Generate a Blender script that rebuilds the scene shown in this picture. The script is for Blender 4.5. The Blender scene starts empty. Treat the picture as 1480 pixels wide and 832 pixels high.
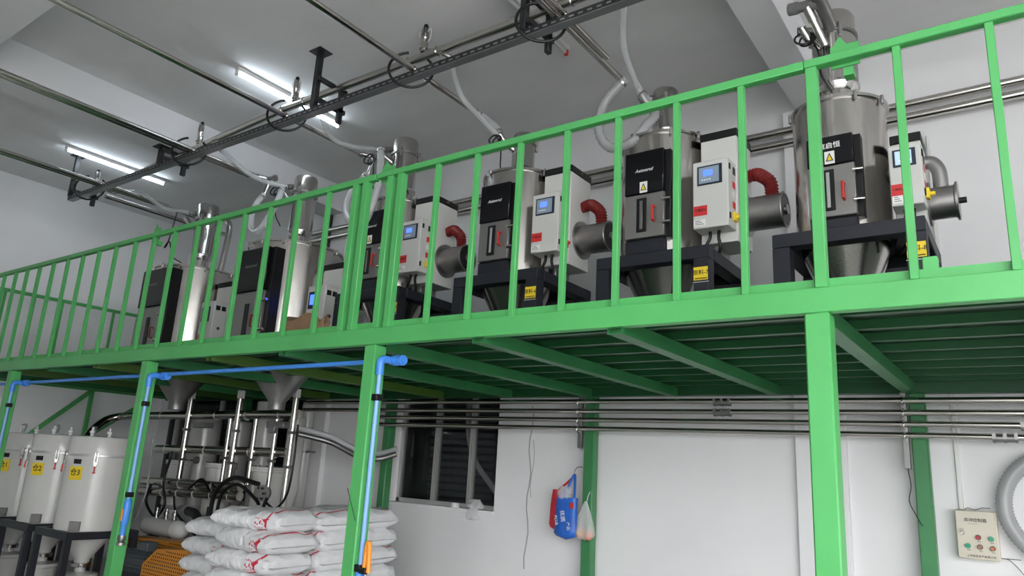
import bpy, math, random
from mathutils import Vector, Matrix
random.seed(7)
S = bpy.context.scene
COL = S.collection
PI = math.pi

# ------------------------------------------------------------------ camera, world, exposure
cd = bpy.data.cameras.new('camera')
cd.sensor_width = 36.0
cd.lens = 1038.81 / 1480 * 36.0
cd.clip_start = 0.05
cam = bpy.data.objects.new('camera', cd)
COL.objects.link(cam)
_r = Vector((0.81422296, 0.57787117, 0.0557305))
_d = Vector((-0.09536938, 0.2278291, -0.96901939))
_f = Vector((-0.57266539, 0.78368285, 0.2406149))
cam.matrix_world = Matrix(((_r.x, -_d.x, -_f.x, 0), (_r.y, -_d.y, -_f.y, 0), (_r.z, -_d.z, -_f.z, 1.6), (0, 0, 0, 1)))
S.camera = cam

w = bpy.data.worlds.new('overcast_sky')
w.use_nodes = True
w.node_tree.nodes['Background'].inputs[0].default_value = (0.99, 0.99, 1.0, 1)
w.node_tree.nodes['Background'].inputs[1].default_value = 2.6
S.world = w
S.view_settings.view_transform = 'Standard'
S.view_settings.look = 'None'
S.view_settings.gamma = 1.0
S.view_settings.use_curve_mapping = False
S.view_settings.exposure = 1.72

# ------------------------------------------------------------------ materials
MATS = {}
def pm(name, col, rough=0.5, metal=0.0, var=0.0, vscale=6.0, bump=0.0, bscale=40.0, stretch=(1, 1, 1), emit=None, estr=0.0, coat=0.0, spec=None):
    m = bpy.data.materials.new(name); m.use_nodes = True
    nt = m.node_tree; b = nt.nodes['Principled BSDF']
    b.inputs['Base Color'].default_value = (*col, 1)
    b.inputs['Roughness'].default_value = rough
    b.inputs['Metallic'].default_value = metal
    if coat: b.inputs['Coat Weight'].default_value = coat
    if spec is not None: b.inputs['Specular IOR Level'].default_value = spec
    if emit:
        b.inputs['Emission Color'].default_value = (*emit, 1); b.inputs['Emission Strength'].default_value = estr
    if var or bump:
        tc = nt.nodes.new('ShaderNodeTexCoord'); mp = nt.nodes.new('ShaderNodeMapping')
        mp.inputs['Scale'].default_value = stretch
        nt.links.new(tc.outputs['Object'], mp.inputs['Vector'])
    if var:
        n = nt.nodes.new('ShaderNodeTexNoise'); n.inputs['Scale'].default_value = vscale; n.inputs['Detail'].default_value = 5
        nt.links.new(mp.outputs[0], n.inputs['Vector'])
        rp = nt.nodes.new('ShaderNodeValToRGB')
        rp.color_ramp.elements[0].position = 0.3; rp.color_ramp.elements[1].position = 0.72
        rp.color_ramp.elements[0].color = (*[max(0, c * (1 - var)) for c in col], 1)
        rp.color_ramp.elements[1].color = (*[min(1, c * (1 + var)) for c in col], 1)
        nt.links.new(n.outputs['Fac'], rp.inputs[0]); nt.links.new(rp.outputs[0], b.inputs['Base Color'])
    if bump:
        n2 = nt.nodes.new('ShaderNodeTexNoise'); n2.inputs['Scale'].default_value = bscale; n2.inputs['Detail'].default_value = 3
        nt.links.new(mp.outputs[0], n2.inputs['Vector'])
        bp = nt.nodes.new('ShaderNodeBump'); bp.inputs['Strength'].default_value = bump; bp.inputs['Distance'].default_value = 0.01
        nt.links.new(n2.outputs['Fac'], bp.inputs['Height']); nt.links.new(bp.outputs[0], b.inputs['Normal'])
    MATS[name] = m
    return m
def clear(name, col, fac, rough=0.15):
    m = bpy.data.materials.new(name); m.use_nodes = True; nt = m.node_tree
    b = nt.nodes['Principled BSDF']; b.inputs['Base Color'].default_value = (*col, 1); b.inputs['Roughness'].default_value = rough
    t = nt.nodes.new('ShaderNodeBsdfTransparent'); mx = nt.nodes.new('ShaderNodeMixShader'); mx.inputs[0].default_value = fac
    out = nt.nodes['Material Output']
    nt.links.new(t.outputs[0], mx.inputs[1]); nt.links.new(b.outputs[0], mx.inputs[2]); nt.links.new(mx.outputs[0], out.inputs[0])
    MATS[name] = m; return m
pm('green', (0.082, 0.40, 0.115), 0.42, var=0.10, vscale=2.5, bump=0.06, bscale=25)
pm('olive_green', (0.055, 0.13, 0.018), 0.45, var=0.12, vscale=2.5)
pm('deck_green', (0.007, 0.036, 0.013), 0.5, var=0.2, vscale=3)  # dark deck paint, deepened further to hold the shade below the platform
pm('purlin_shade_green', (0.012, 0.085, 0.028), 0.4, var=0.15, vscale=3)  # platform green with the underside shade mixed into the colour
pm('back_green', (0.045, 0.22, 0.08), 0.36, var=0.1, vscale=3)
pm('joist_shade_green', (0.026, 0.165, 0.052), 0.4, var=0.15, vscale=3)  # joist paint darkened in place of the shade under the deck
pm('wall', (0.80, 0.80, 0.81), 0.75, var=0.035, vscale=1.3, bump=0.10, bscale=7)
pm('ceiling', (0.80, 0.80, 0.80), 0.85, var=0.05, vscale=0.9, bump=0.08, bscale=5, stretch=(1, 2.5, 1))
pm('beam', (0.80, 0.80, 0.82), 0.8, var=0.03, vscale=1.5, bump=0.08, bscale=5)
pm('floor', (0.50, 0.50, 0.49), 0.6, var=0.15, vscale=1.2)
pm('yard', (0.40, 0.40, 0.39), 0.9, var=0.1, vscale=0.8)
pm('steel', (0.56, 0.535, 0.51), 0.19, 1.0, var=0.06, vscale=30, bump=0.05, bscale=30, stretch=(6, 6, 0.3))
pm('polish', (0.58, 0.565, 0.55), 0.16, 1.0)
pm('pipe_steel', (0.60, 0.575, 0.54), 0.2, 1.0, var=0.05, vscale=4)
pm('dull_steel', (0.34, 0.335, 0.33), 0.42, 1.0, var=0.1, vscale=8)
pm('panel_steel', (0.30, 0.295, 0.285), 0.42, 0.75, bump=0.06, bscale=60, stretch=(1, 1, 12))
pm('black', (0.009, 0.009, 0.010), 0.4, spec=0.35)
pm('gloss_black', (0.006, 0.006, 0.008), 0.16, spec=0.3)
pm('rail_black', (0.018, 0.019, 0.022), 0.42, var=0.2, vscale=8)
pm('rail_sheen_grey', (0.25, 0.26, 0.27), 0.35, 0.6)  # reflection on the black rail's underside, given as a flat grey
pm('slot_grey', (0.22, 0.22, 0.22), 0.6)
pm('navy', (0.011, 0.013, 0.021), 0.5, var=0.08, vscale=5)
pm('cabinet', (0.62, 0.625, 0.60), 0.45, bump=0.04, bscale=120)
pm('cabinet_grey', (0.50, 0.50, 0.49), 0.5)
pm('red', (0.62, 0.030, 0.022), 0.45)
pm('red_hose', (0.20, 0.018, 0.016), 0.45)
pm('red_label', (0.66, 0.035, 0.040), 0.5)
pm('yellow', (0.86, 0.64, 0.03), 0.5)
pm('paper', (0.82, 0.82, 0.80), 0.6)
pm('ink', (0.01, 0.01, 0.01), 0.6)
pm('white_ink', (0.80, 0.80, 0.80), 0.5)
pm('red_ink', (0.55, 0.02, 0.05), 0.55)
pm('screen_bezel', (0.02, 0.03, 0.05), 0.3)
pm('screen_pad', (0.28, 0.36, 0.44), 0.4)
pm('screen_lit', (0.02, 0.04, 0.5), 0.3, emit=(0.03, 0.07, 1.0), estr=1.6)
pm('screen_pale', (0.35, 0.45, 0.52), 0.3, emit=(0.35, 0.5, 0.65), estr=0.25)
pm('orange', (0.62, 0.24, 0.020), 0.45, var=0.08, vscale=4)
pm('orange_plastic', (0.85, 0.30, 0.03), 0.4)
pm('blue_pipe', (0.065, 0.27, 0.78), 0.35)
pm('pale_blue', (0.22, 0.42, 0.78), 0.3)
pm('white_enamel', (0.60, 0.60, 0.575), 0.26, var=0.03, vscale=3, coat=0.3)
pm('white_plastic', (0.72, 0.72, 0.70), 0.4)
pm('cream', (0.62, 0.58, 0.48), 0.45, var=0.03, vscale=5)
pm('tube_light', (1, 1, 1), 0.4, emit=(0.78, 0.90, 1.0), estr=9.0)
pm('tube_off', (0.62, 0.63, 0.64), 0.35)
pm('alu', (0.55, 0.55, 0.54), 0.4, 0.6)
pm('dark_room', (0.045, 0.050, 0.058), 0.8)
pm('shutter', (0.10, 0.115, 0.14), 0.5)
pm('shutter_blue', (0.055, 0.085, 0.16), 0.5)
pm('plug_grey', (0.20, 0.20, 0.20), 0.5)
pm('motor_grey', (0.07, 0.085, 0.095), 0.5)
pm('brown_paper', (0.30, 0.185, 0.105), 0.8, var=0.15, vscale=9, bump=0.3, bscale=14)
pm('bag_blue', (0.020, 0.13, 0.55), 0.4, var=0.15, vscale=10)
pm('bag_red', (0.60, 0.03, 0.05), 0.5, var=0.15, vscale=12)
pm('fruit_orange', (0.80, 0.42, 0.12), 0.5)
pm('fruit_red', (0.75, 0.22, 0.10), 0.5)
pm('button_green', (0.02, 0.30, 0.17), 0.35)
pm('button_red', (0.42, 0.012, 0.035), 0.35)
pm('button_brown', (0.33, 0.15, 0.11), 0.35)
pm('button_orange', (0.50, 0.16, 0.06), 0.35)
pm('sack', (0.74, 0.745, 0.76), 0.42, var=0.06, vscale=6, bump=1.0, bscale=13, stretch=(2.6, 1, 1))
pm('plaster_crack', (0.40, 0.40, 0.39), 0.8)
clear('clear_hose', (0.62, 0.64, 0.66), 0.42, 0.10)
clear('milky_hose', (0.66, 0.68, 0.69), 0.62, 0.15)
clear('ribbed_hose', (0.42, 0.43, 0.44), 0.62, 0.12)
clear('film', (0.86, 0.87, 0.88), 0.36, 0.2)
clear('glass', (0.010, 0.012, 0.014), 0.30, 0.03)

# ------------------------------------------------------------------ mesh helpers
class MB:
    def __init__(s): s.v = []; s.f = []
    def add(s, vs, fs, M=None):
        n = len(s.v)
        s.v += [tuple(M @ Vector(p)) if M else tuple(p) for p in vs]
        s.f += [tuple(i + n for i in f) for f in fs]
        return s
    def box(s, x0, x1, y0, y1, z0, z1, c=0.0, M=None):
        if x0 > x1: x0, x1 = x1, x0
        if y0 > y1: y0, y1 = y1, y0
        if z0 > z1: z0, z1 = z1, z0
        c = min(c, (x1 - x0) * .45, (y1 - y0) * .45, (z1 - z0) * .45)
        if c <= 0:
            vs = [(x, y, z) for x in (x0, x1) for y in (y0, y1) for z in (z0, z1)]
            fs = [(0, 1, 3, 2), (4, 6, 7, 5), (0, 4, 5, 1), (2, 3, 7, 6), (0, 2, 6, 4), (1, 5, 7, 3)]
            return s.add(vs, fs, M)
        lo, hi = (x0, y0, z0), (x1, y1, z1)
        vs = []; idx = {}
        for cx in (0, 1):
            for cy in (0, 1):
                for cz in (0, 1):
                    cc = (cx, cy, cz)
                    for a in range(3):
                        p = []
                        for k in range(3):
                            base = hi[k] if cc[k] else lo[k]
                            ins = -c if cc[k] else c
                            p.append(base if k == a else base + ins)
                        idx[(cc, a)] = len(vs); vs.append(tuple(p))
        fs = []
        for a in range(3):
            b, d = (a + 1) % 3, (a + 2) % 3
            for sgn in (0, 1):
                q = []
                for (u, t) in ((0, 0), (1, 0), (1, 1), (0, 1)):
                    cc = [0, 0, 0]; cc[a] = sgn; cc[b] = u; cc[d] = t
                    q.append(idx[(tuple(cc), a)])
                fs.append(tuple(q if sgn else q[::-1]))
            for sb in (0, 1):          # edges along a
                for sd in (0, 1):
                    c0 = [0, 0, 0]; c0[b] = sb; c0[d] = sd; c1 = list(c0); c1[a] = 1
                    q = [idx[(tuple(c0), b)], idx[(tuple(c1), b)], idx[(tuple(c1), d)], idx[(tuple(c0), d)]]
                    fs.append(tuple(q if (sb ^ sd) else q[::-1]))
        for cx in (0, 1):
            for cy in (0, 1):
                for cz in (0, 1):
                    q = [idx[((cx, cy, cz), a)] for a in range(3)]
                    fs.append(tuple(q if (cx + cy + cz) % 2 else q[::-1]))
        return s.add(vs, fs, M)
    def bar(s, p0, p1, wd, ht, up=(0, 0, 1), c=0.0):
        p0, p1 = Vector(p0), Vector(p1); L = (p1 - p0).length; z = (p1 - p0).normalized(); u = Vector(up)
        if abs(z.dot(u)) > .98: u = Vector((1, 0, 0))
        x = u.cross(z).normalized(); y = z.cross(x)
        M = Matrix(((x.x, y.x, z.x, p0.x), (x.y, y.y, z.y, p0.y), (x.z, y.z, z.z, p0.z), (0, 0, 0, 1)))
        return s.box(-wd / 2, wd / 2, -ht / 2, ht / 2, 0, L, c, M)
    def cyl(s, p0, p1, r0, r1=None, n=20, caps=True):
        r1 = r0 if r1 is None else r1
        return s.tube([p0, p1], [r0, r1], n, caps)
    def tube(s, pts, r, n=10, caps=True):
        pts = [Vector(p) for p in pts]; k = len(pts)
        rs = r if isinstance(r, (list, tuple)) else [r] * k
        T = []
        for i in range(k):
            t = (pts[min(i + 1, k - 1)] - pts[max(i - 1, 0)])
            T.append(t.normalized() if t.length > 1e-9 else Vector((0, 0, 1)))
        u = Vector((0, 0, 1)) if abs(T[0].z) < .9 else Vector((1, 0, 0))
        nx = (u - T[0] * u.dot(T[0])).normalized()
        vs = []
        for i in range(k):
            nx = (nx - T[i] * nx.dot(T[i])).normalized(); ny = T[i].cross(nx)
            for j in range(n):
                a = 2 * PI * j / n
                vs.append(tuple(pts[i] + (nx * math.cos(a) + ny * math.sin(a)) * rs[i]))
        fs = []
        for i in range(k - 1):
            for j in range(n):
                a, b = i * n + j, i * n + (j + 1) % n
                fs.append((a, b, b + n, a + n))
        if caps:
            fs.append(tuple(range(n))[::-1]); fs.append(tuple(range((k - 1) * n, k * n)))
        return s.add(vs, fs)
    def lathe(s, prof, c=(0, 0, 0), n=32, M=None):
        vs = []; fs = []; k = len(prof)
        for (r, z) in prof:
            for j in range(n):
                a = 2 * PI * j / n
                vs.append((c[0] + r * math.cos(a), c[1] + r * math.sin(a), c[2] + z))
        for i in range(k - 1):
            for j in range(n):
                a, b = i * n + j, i * n + (j + 1) % n
                fs.append((a, b, b + n, a + n))
        if prof[0][0] > 1e-6: fs.append(tuple(range(n))[::-1])
        if prof[-1][0] > 1e-6: fs.append(tuple(range((k - 1) * n, k * n)))
        return s.add(vs, fs, M)
    def ring(s, c, R, r, n=28, m=8, M=None, a0=0, a1=2 * PI):
        pts = [(c[0] + R * math.cos(a0 + (a1 - a0) * i / n), c[1] + R * math.sin(a0 + (a1 - a0) * i / n), c[2]) for i in range(n + 1)]
        if M: pts = [M @ Vector(p) for p in pts]
        return s.tube(pts, r, m)
    def prism(s, poly, y0, y1):     # polygon in xz, extruded along y
        n = len(poly)
        vs = [(x, y0, z) for x, z in poly] + [(x, y1, z) for x, z in poly]
        fs = [tuple(range(n)), tuple(range(n, 2 * n))[::-1]] + [(i, i + n, (i + 1) % n + n, (i + 1) % n) for i in range(n)]
        return s.add(vs, fs)
    def mesh(s, name, mat, ang=40):
        me = bpy.data.meshes.new(name); me.from_pydata(s.v, [], s.f); me.validate()
        import bmesh
        bm = bmesh.new(); bm.from_mesh(me); bmesh.ops.recalc_face_normals(bm, faces=bm.faces); bm.to_mesh(me); bm.free()
        me.polygons.foreach_set('use_smooth', [True] * len(me.polygons))
        me.set_sharp_from_angle(angle=math.radians(ang))
        me.materials.append(MATS[mat]); me.update()
        return me
def cr(pts, k=6):
    P = [Vector(p) for p in pts]; P = [P[0] * 2 - P[1]] + P + [P[-1] * 2 - P[-2]]; out = []
    for i in range(1, len(P) - 2):
        for j in range(k):
            t = j / k; a, b, c, d = P[i - 1], P[i], P[i + 1], P[i + 2]
            out.append(0.5 * ((2 * b) + (c - a) * t + (2 * a - 5 * b + 4 * c - d) * t * t + (3 * b - a - 3 * c + d) * t ** 3))
    out.append(P[-2]); return out
def corrugate(pts, r, dr, step):
    P = [Vector(p) for p in pts]; out = []; rs = []; acc = 0; k = 0
    dense = []
    for i in range(len(P) - 1):
        m = max(1, int((P[i + 1] - P[i]).length / step))
        for j in range(m): dense.append(P[i].lerp(P[i + 1], j / m))
    dense.append(P[-1])
    return dense, [r + (dr if i % 2 else -dr) for i in range(len(dense))]

ORG = {}
def tag(o, label, cat, group=None):
    o['label'] = label; o['category'] = cat
    if group: o['group'] = group
    return o
def thing(name, label, cat, loc=(0, 0, 0), group=None, local=False):
    o = bpy.data.objects.new(name, None); COL.objects.link(o); o.location = loc; o.empty_display_size = .1
    ORG[o.name] = Vector((0, 0, 0)) if local else Vector(loc)
    return tag(o, label, cat, group)
def struct(o): o['kind'] = 'structure'; return o
def root_of(o):
    while o.parent: o = o.parent
    return o
def mk(name, mb, mat, parent=None, ang=40, loc=None):
    off = ORG.get(root_of(parent).name, Vector((0, 0, 0))) if parent else Vector((0, 0, 0))
    if not parent and loc is None:      # a thing of one mesh: origin at its base
        xs = [v[0] for v in mb.v]; ys = [v[1] for v in mb.v]; zs = [v[2] for v in mb.v]
        loc = ((min(xs) + max(xs)) / 2, (min(ys) + max(ys)) / 2, min(zs))
    if not parent: off = Vector(loc)
    mb.v = [(v[0] - off.x, v[1] - off.y, v[2] - off.z) for v in mb.v]
    o = bpy.data.objects.new(name, mb.mesh(name, mat, ang)); COL.objects.link(o)
    if parent: o.parent = parent
    else:
        o.location = loc; ORG[o.name] = Vector(loc)
    return o
def inst(name, me, parent, loc, rot=None):
    o = bpy.data.objects.new(name, me); COL.objects.link(o); o.parent = parent
    o.location = Vector(loc) - ORG.get(root_of(parent).name, Vector((0, 0, 0)))
    if rot: o.rotation_euler = rot
    return o
def text(parent, s, loc, size, mat, rot=(PI / 2, 0, 0), name='lettering', shear=0, wide=1.0):
    cu = bpy.data.curves.new('t', 'FONT'); cu.body = s; cu.size = size; cu.align_x = 'CENTER'; cu.align_y = 'CENTER'; cu.shear = shear
    cu.offset = size * 0.012; cu.resolution_u = 2
    t = bpy.data.objects.new('t', cu); COL.objects.link(t)
    me = bpy.data.meshes.new_from_object(t.evaluated_get(bpy.context.evaluated_depsgraph_get()))
    bpy.data.objects.remove(t); bpy.data.curves.remove(cu)
    me.materials.clear(); me.materials.append(MATS[mat]); me.name = name
    o = bpy.data.objects.new(name, me); COL.objects.link(o); o.parent = parent
    o.location = Vector(loc) - ORG.get(root_of(parent).name, Vector((0, 0, 0))); o.rotation_euler = rot; o.scale = (wide, 1, 1)
    return o

# ------------------------------------------------------------------ the building
WY, CZ, BZ = 6.05, 5.10, 4.75        # back wall face, ceiling, beam soffit
struct(mk('floor', MB().box(-11.3, 6.2, -3.7, 6.3, -0.12, 0), 'floor'))
struct(mk('floor_yard', MB().box(-40, 40, -45, -3.7, -0.14, -0.02).box(6.2, 40, -3.7, 20, -0.14, -0.02), 'yard'))
struct(mk('ceiling', MB().box(-11.3, 6.2, -3.7, 6.3, CZ, CZ + 0.15), 'ceiling'))
struct(mk('wall_left', MB().box(-11.27, -11.07, -3.7, 6.25, 0, CZ), 'wall'))
# back wall with two window openings
wx = [(-11.07, -10.7), (-7.55, -5.95), (-4.49, 6.2)]
b = MB()
for x0, x1 in wx: b.box(x0, x1, WY, WY + .2, 0, CZ)
for x0, x1, z0, z1 in ((-10.7, -7.55, .9, 2.35), (-5.95, -4.49, 1.15, 2.35)):
    b.box(x0, x1, WY, WY + .2, 0, z0); b.box(x0, x1, WY, WY + .2, z1, CZ)
wb = struct(mk('wall_back', b, 'wall'))
struct(mk('wall_front', MB().box(-11.27, -.3, -3.7, -3.5, 0, CZ).box(-.3, 6.2, -3.7, -3.5, 4.6, CZ), 'wall'))
struct(mk('wall_right', MB().box(6.0, 6.2, 1.0, 6.25, 0, CZ).box(6.0, 6.2, -3.5, 1.0, 4.6, CZ), 'wall'))
struct(mk('trim_1', MB().box(-7.62, -7.21, -3.5, WY, BZ, CZ, .004), 'beam'))
struct(mk('trim_2', MB().box(-1.43, -1.165, -3.5, WY, BZ, CZ, .004), 'beam'))
struct(mk('trim_3', MB().box(-11.07, -7.62, 1.3, 1.76, BZ, CZ, .004).box(-7.21, -1.43, 1.3, 1.76, BZ, CZ, .004).box(-1.165, 6.0, 1.3, 1.76, BZ, CZ, .004), 'beam'))
struct(mk('trim_4', MB().box(-1.54, -1.17, WY - .06, WY, 0, BZ, .004), 'wall'))
struct(mk('trim_5', MB().box(-7.52, -7.10, WY - .07, WY, 0, BZ, .004), 'wall'))
# crack repairs and stains on the plaster
b = MB()
for k, (dx, wd) in enumerate(((0, .014), (.035, .007))):
    pts = [(-4.08 + dx + .018 * math.sin(i * 1.3 + k * 2), WY - .001, 2.2 - i * .11) for i in range(15)]
    if k: pts = pts[3:9]
    for p, q in zip(pts, pts[1:]): b.bar(p, q, wd, .004, up=(0, 1, 0))
o = mk('plaster_crack', b, 'plaster_crack', wb)
# windows
def window(n, x0, x1, z0, z1, mull, slat_mat):
    t = bpy.data.objects.new('window_%d' % n, None); COL.objects.link(t); t.location = ((x0 + x1) / 2, WY + .1, z0); ORG[t.name] = Vector(t.location); struct(t)
    y0, y1 = WY + .10, WY + .15
    b = MB().box(x0, x1, y0, y1, z0, z0 + .045).box(x0, x1, y0, y1, z1 - .045, z1).box(x0, x0 + .045, y0, y1, z0, z1).box(x1 - .045, x1, y0, y1, z0, z1)
    mk('frame', b, 'alu', t)
    for x in mull: mk('mullion', MB().box(x - .028, x - .003, y0 - .01, y1, z0 + .045, z1 - .045).box(x + .003, x + .03, y0 - .01, y1, z0 + .045, z1 - .045), 'alu', t)
    ed = [x0] + list(mull) + [x1]
    for a, c in zip(ed, ed[1:]): mk('pane', MB().box(a + .03, c - .03, y0 + .022, y0 + .028, z0 + .045, z1 - .045), 'glass', t)
    mk('sill', MB().box(x0, x1, WY - .015, WY + .10, z0 - .035, z0 + .003, .004), 'wall', t)
    # the dim passage behind the pane, closed by a slatted shutter
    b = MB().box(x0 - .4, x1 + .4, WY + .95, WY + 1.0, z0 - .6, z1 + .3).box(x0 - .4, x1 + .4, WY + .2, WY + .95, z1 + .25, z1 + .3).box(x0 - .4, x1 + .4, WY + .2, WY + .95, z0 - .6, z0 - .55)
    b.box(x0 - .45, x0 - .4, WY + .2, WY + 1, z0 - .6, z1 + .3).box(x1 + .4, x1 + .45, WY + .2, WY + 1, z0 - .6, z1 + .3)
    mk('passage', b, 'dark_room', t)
    me = MB().box(-(x1 - x0) * .33, (x1 - x0) * .33, -.012, .012, 0, .055, .008).mesh('shutter_slat', slat_mat)
    k = 0; z = z0 - .1
    while z < z1 + .1:
        inst('shutter_slat', me, t, ((x0 + x1) / 2 - .25, WY + .62, z)); z += .085; k += 1
    return t
window(1, -5.95, -4.49, 1.15, 2.35, (-5.40, -4.90), 'shutter')
window(2, -10.7, -7.55, .9, 2.35, (-9.6, -8.5), 'shutter_blue')
hz = MB().tube(cr([(-5.2, 6.42, 2.3), (-5.18, 6.42, 1.95), (-5.05, 6.40, 1.65), (-4.8, 6.36, 1.42), (-4.55, 6.32, 1.22), (-4.45, 6.32, 1.1)], 7), .03, 14)
tag(mk('window_hose', hz, 'white_plastic'), 'pale hose curving behind the window panes', 'hose')
# electrical conduit on the wall
o = mk('conduit', MB().box(-.475, -.445, WY - .02, WY, 1.485, 4.3, .004), 'white_plastic'); tag(o, 'slim white conduit running down the wall to the cream control box', 'conduit')

# ------------------------------------------------------------------ the green mezzanine platform
plat = thing('mezzanine_platform', 'green steel mezzanine platform on square columns along the back wall', 'platform', (-4.3, 4.5, 0))
FB0, FB1 = 2.293, 2.398
PX0, PX1 = -10.65, 3.2
mk('front_beam', MB().box(PX0, PX1, 3.1, 3.16, FB0, FB1, .004), 'green', plat)
mk('back_beam', MB().box(PX0, PX1, 5.87, 5.97, 2.272, 2.38, .004), 'purlin_shade_green', plat)
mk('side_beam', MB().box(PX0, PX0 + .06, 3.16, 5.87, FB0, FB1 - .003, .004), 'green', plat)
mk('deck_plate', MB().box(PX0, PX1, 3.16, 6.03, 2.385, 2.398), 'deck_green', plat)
mk('kick_plate', MB().box(PX0, PX1, 3.145, 3.151, FB1, 2.445), 'green', plat)
colm = MB().box(-.05, .05, -.05, .05, 0, FB0, .007).mesh('column', 'green')
for x in (-10.6, -8.79, -6.05, -3.34, -.692, 2.0): inst('column', colm, plat, (x, 3.15, 0))
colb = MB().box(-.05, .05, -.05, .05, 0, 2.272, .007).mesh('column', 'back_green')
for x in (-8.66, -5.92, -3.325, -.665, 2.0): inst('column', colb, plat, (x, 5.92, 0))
JZ0, JZ1 = 2.264, 2.340
def joist_mesh(m):
    # open square tube, so the cut end shows its hollow
    t = .005; h = .04; L = 2.74
    b = MB(); 
    for (x0, x1, z0, z1) in ((-h, h, JZ0, JZ0 + t), (-h, h, JZ1 - t, JZ1), (-h, -h + t, JZ0 + t, JZ1 - t), (h - t, h, JZ0 + t, JZ1 - t)): b.box(x0, x1, 0, L, z0, z1)
    b.box(-h + t, h - t, .03, .04, JZ0 + t, JZ1 - t)
    return b.mesh('joist', m)
jm, jo = joist_mesh('joist_shade_green'), joist_mesh('olive_green')
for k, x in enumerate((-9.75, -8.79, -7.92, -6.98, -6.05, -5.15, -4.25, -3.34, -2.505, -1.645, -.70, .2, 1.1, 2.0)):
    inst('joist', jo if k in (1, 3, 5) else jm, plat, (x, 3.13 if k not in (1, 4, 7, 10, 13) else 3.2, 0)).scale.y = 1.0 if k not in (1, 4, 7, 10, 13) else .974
pum = MB().box(PX0 + .06, PX1, -.002, .002, 2.341, 2.385).box(PX0 + .06, PX1, 0, .04, 2.341, 2.346).mesh('purlin', 'purlin_shade_green')
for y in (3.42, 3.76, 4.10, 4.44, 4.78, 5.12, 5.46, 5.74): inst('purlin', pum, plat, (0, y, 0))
# end frame with diagonal braces
mk('brace', MB().bar((-10.6, 4.0, 1.55), (-10.6, 4.75, 2.27), .05, .05), 'green', plat)
mk('brace', MB().bar((-10.6, 4.78, .3), (-10.6, 4.78, 2.29), .05, .05), 'green', plat)
mk('brace', MB().bar((-10.6, 4.85, 1.7), (-10.6, 5.6, 2.25), .05, .05), 'green', plat)
mk('brace', MB().bar((-10.6, 3.2, .7), (-10.6, 4.0, 1.55), .05, .05), 'green', plat)

# ------------------------------------------------------------------ railing sections
HT = 3.467
bal = MB().box(-.016, .016, -.016, .016, FB1, HT - .04, .003).mesh('baluster', 'green')
post = MB().box(-.025, .025, -.025, .025, FB1, HT - .04, .004).mesh('railing_post', 'green')
def railing(name, label, x0, x1, bals, posts, plates):
    t = thing(name, label, 'railing', ((x0 + x1) / 2, 3.125, FB1), 'railing sections of the platform')
    mk('handrail', MB().box(x0, x1, 3.1, 3.145, HT - .042, HT, .004), 'green', t)
    for x in bals: inst('baluster', bal, t, (x, 3.122, 0))
    for x in posts: inst('railing_post', post, t, (x, 3.126, 0))
    for x in plates: mk('joint_plate', MB().box(x - .07, x + .05, 3.146, 3.152, HT - .055, HT + .055).prism([(x - .06, HT + .055), (x + .0, HT + .055), (x - .03, HT + .10)], 3.146, 3.152).box(x - .02, x + .02, 3.146, 3.2, HT - .10, HT - .06), 'green', t)
    return t
railing('platform_railing', 'long left railing section in front of the two tall hoppers', PX0, -3.46, [-10.3, -9.95, -9.601, -9.282, -8.98, -8.662, -8.326, -7.991, -7.663, -7.326, -6.992, -6.63, -6.302, -5.955, -5.601, -5.289, -4.94, -4.609, -4.275, -3.939], [PX0 + .03, -3.655, -3.555], [-6.32])
railing('platform_railing', 'middle railing section between the doubled posts and the thick right column', -3.44, -.70, [-2.907, -2.591, -2.274, -1.956, -1.642, -1.315, -.989], [-3.32, -3.225], [-3.38])
railing('platform_railing', 'right railing section in front of the hopper marked 8', -.698, 3.2, [-.325, .006, .337, .668, 1.0, 1.33, 1.66, 1.99, 2.32, 2.65, 2.98], [-.669], [-.52])
mk('stub_post', MB().box(-.30, -.245, 3.16, 3.21, FB1, 2.50, .004), 'green', [o for o in COL.objects if o.name == 'platform_railing.002'][0])
t = thing('end_railing', 'short railing across the left end of the platform by the side wall', 'railing', (PX0 + .03, 4.5, FB1), 'railing sections of the platform')
mk('handrail', MB().box(PX0, PX0 + .045, 3.15, 5.95, HT - .042, HT, .004), 'green', t)
for k in range(8): inst('baluster', bal, t, (PX0 + .022, 3.5 + k * .345, 0))

# ------------------------------------------------------------------ blue compressed air line on the columns
t = thing('air_line', 'blue plastic air pipe running under the platform edge and down the columns', 'pipe', (-6, 3.22, 0))
mk('main_pipe', MB().cyl((-10.5, 3.23, 2.165), (-3.30, 3.225, 2.205), .016, n=14), 'blue_pipe', t)
for x, zt, zb in ((-8.715, 2.17, 1.15), (-5.975, 2.175, 1.16), (-3.262, 2.205, .95)):
    yb = 3.13
    mk('drop_pipe', MB().tube([(x, yb, zb), (x, yb, zt - .03)], .014, 14), 'pale_blue', t)
    el = MB().tube(cr([(x, yb, zt - .10), (x, yb, zt - .02), (x, yb + .03, zt), (x, yb + .09, zt)], 5), .024, 14)
    el.cyl((x - .0, 3.225, zt), (x + .11, 3.225, zt), .027, n=14).cyl((x + .02, 3.225, zt), (x + .05, 3.225, zt), .034, n=14).cyl((x + .075, 3.225, zt), (x + .10, 3.225, zt), .033, n=14)
    mk('elbow_fitting', el, 'blue_pipe', t)
    for zc in ((zt - .24, zb + .05) if zb > 1 else (zt - .24, .98)):
        mk('pipe_clip', MB().box(x - .05, x + .018, yb - .022, yb + .03, zc - .02, zc + .02, .003), 'black', t)
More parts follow.
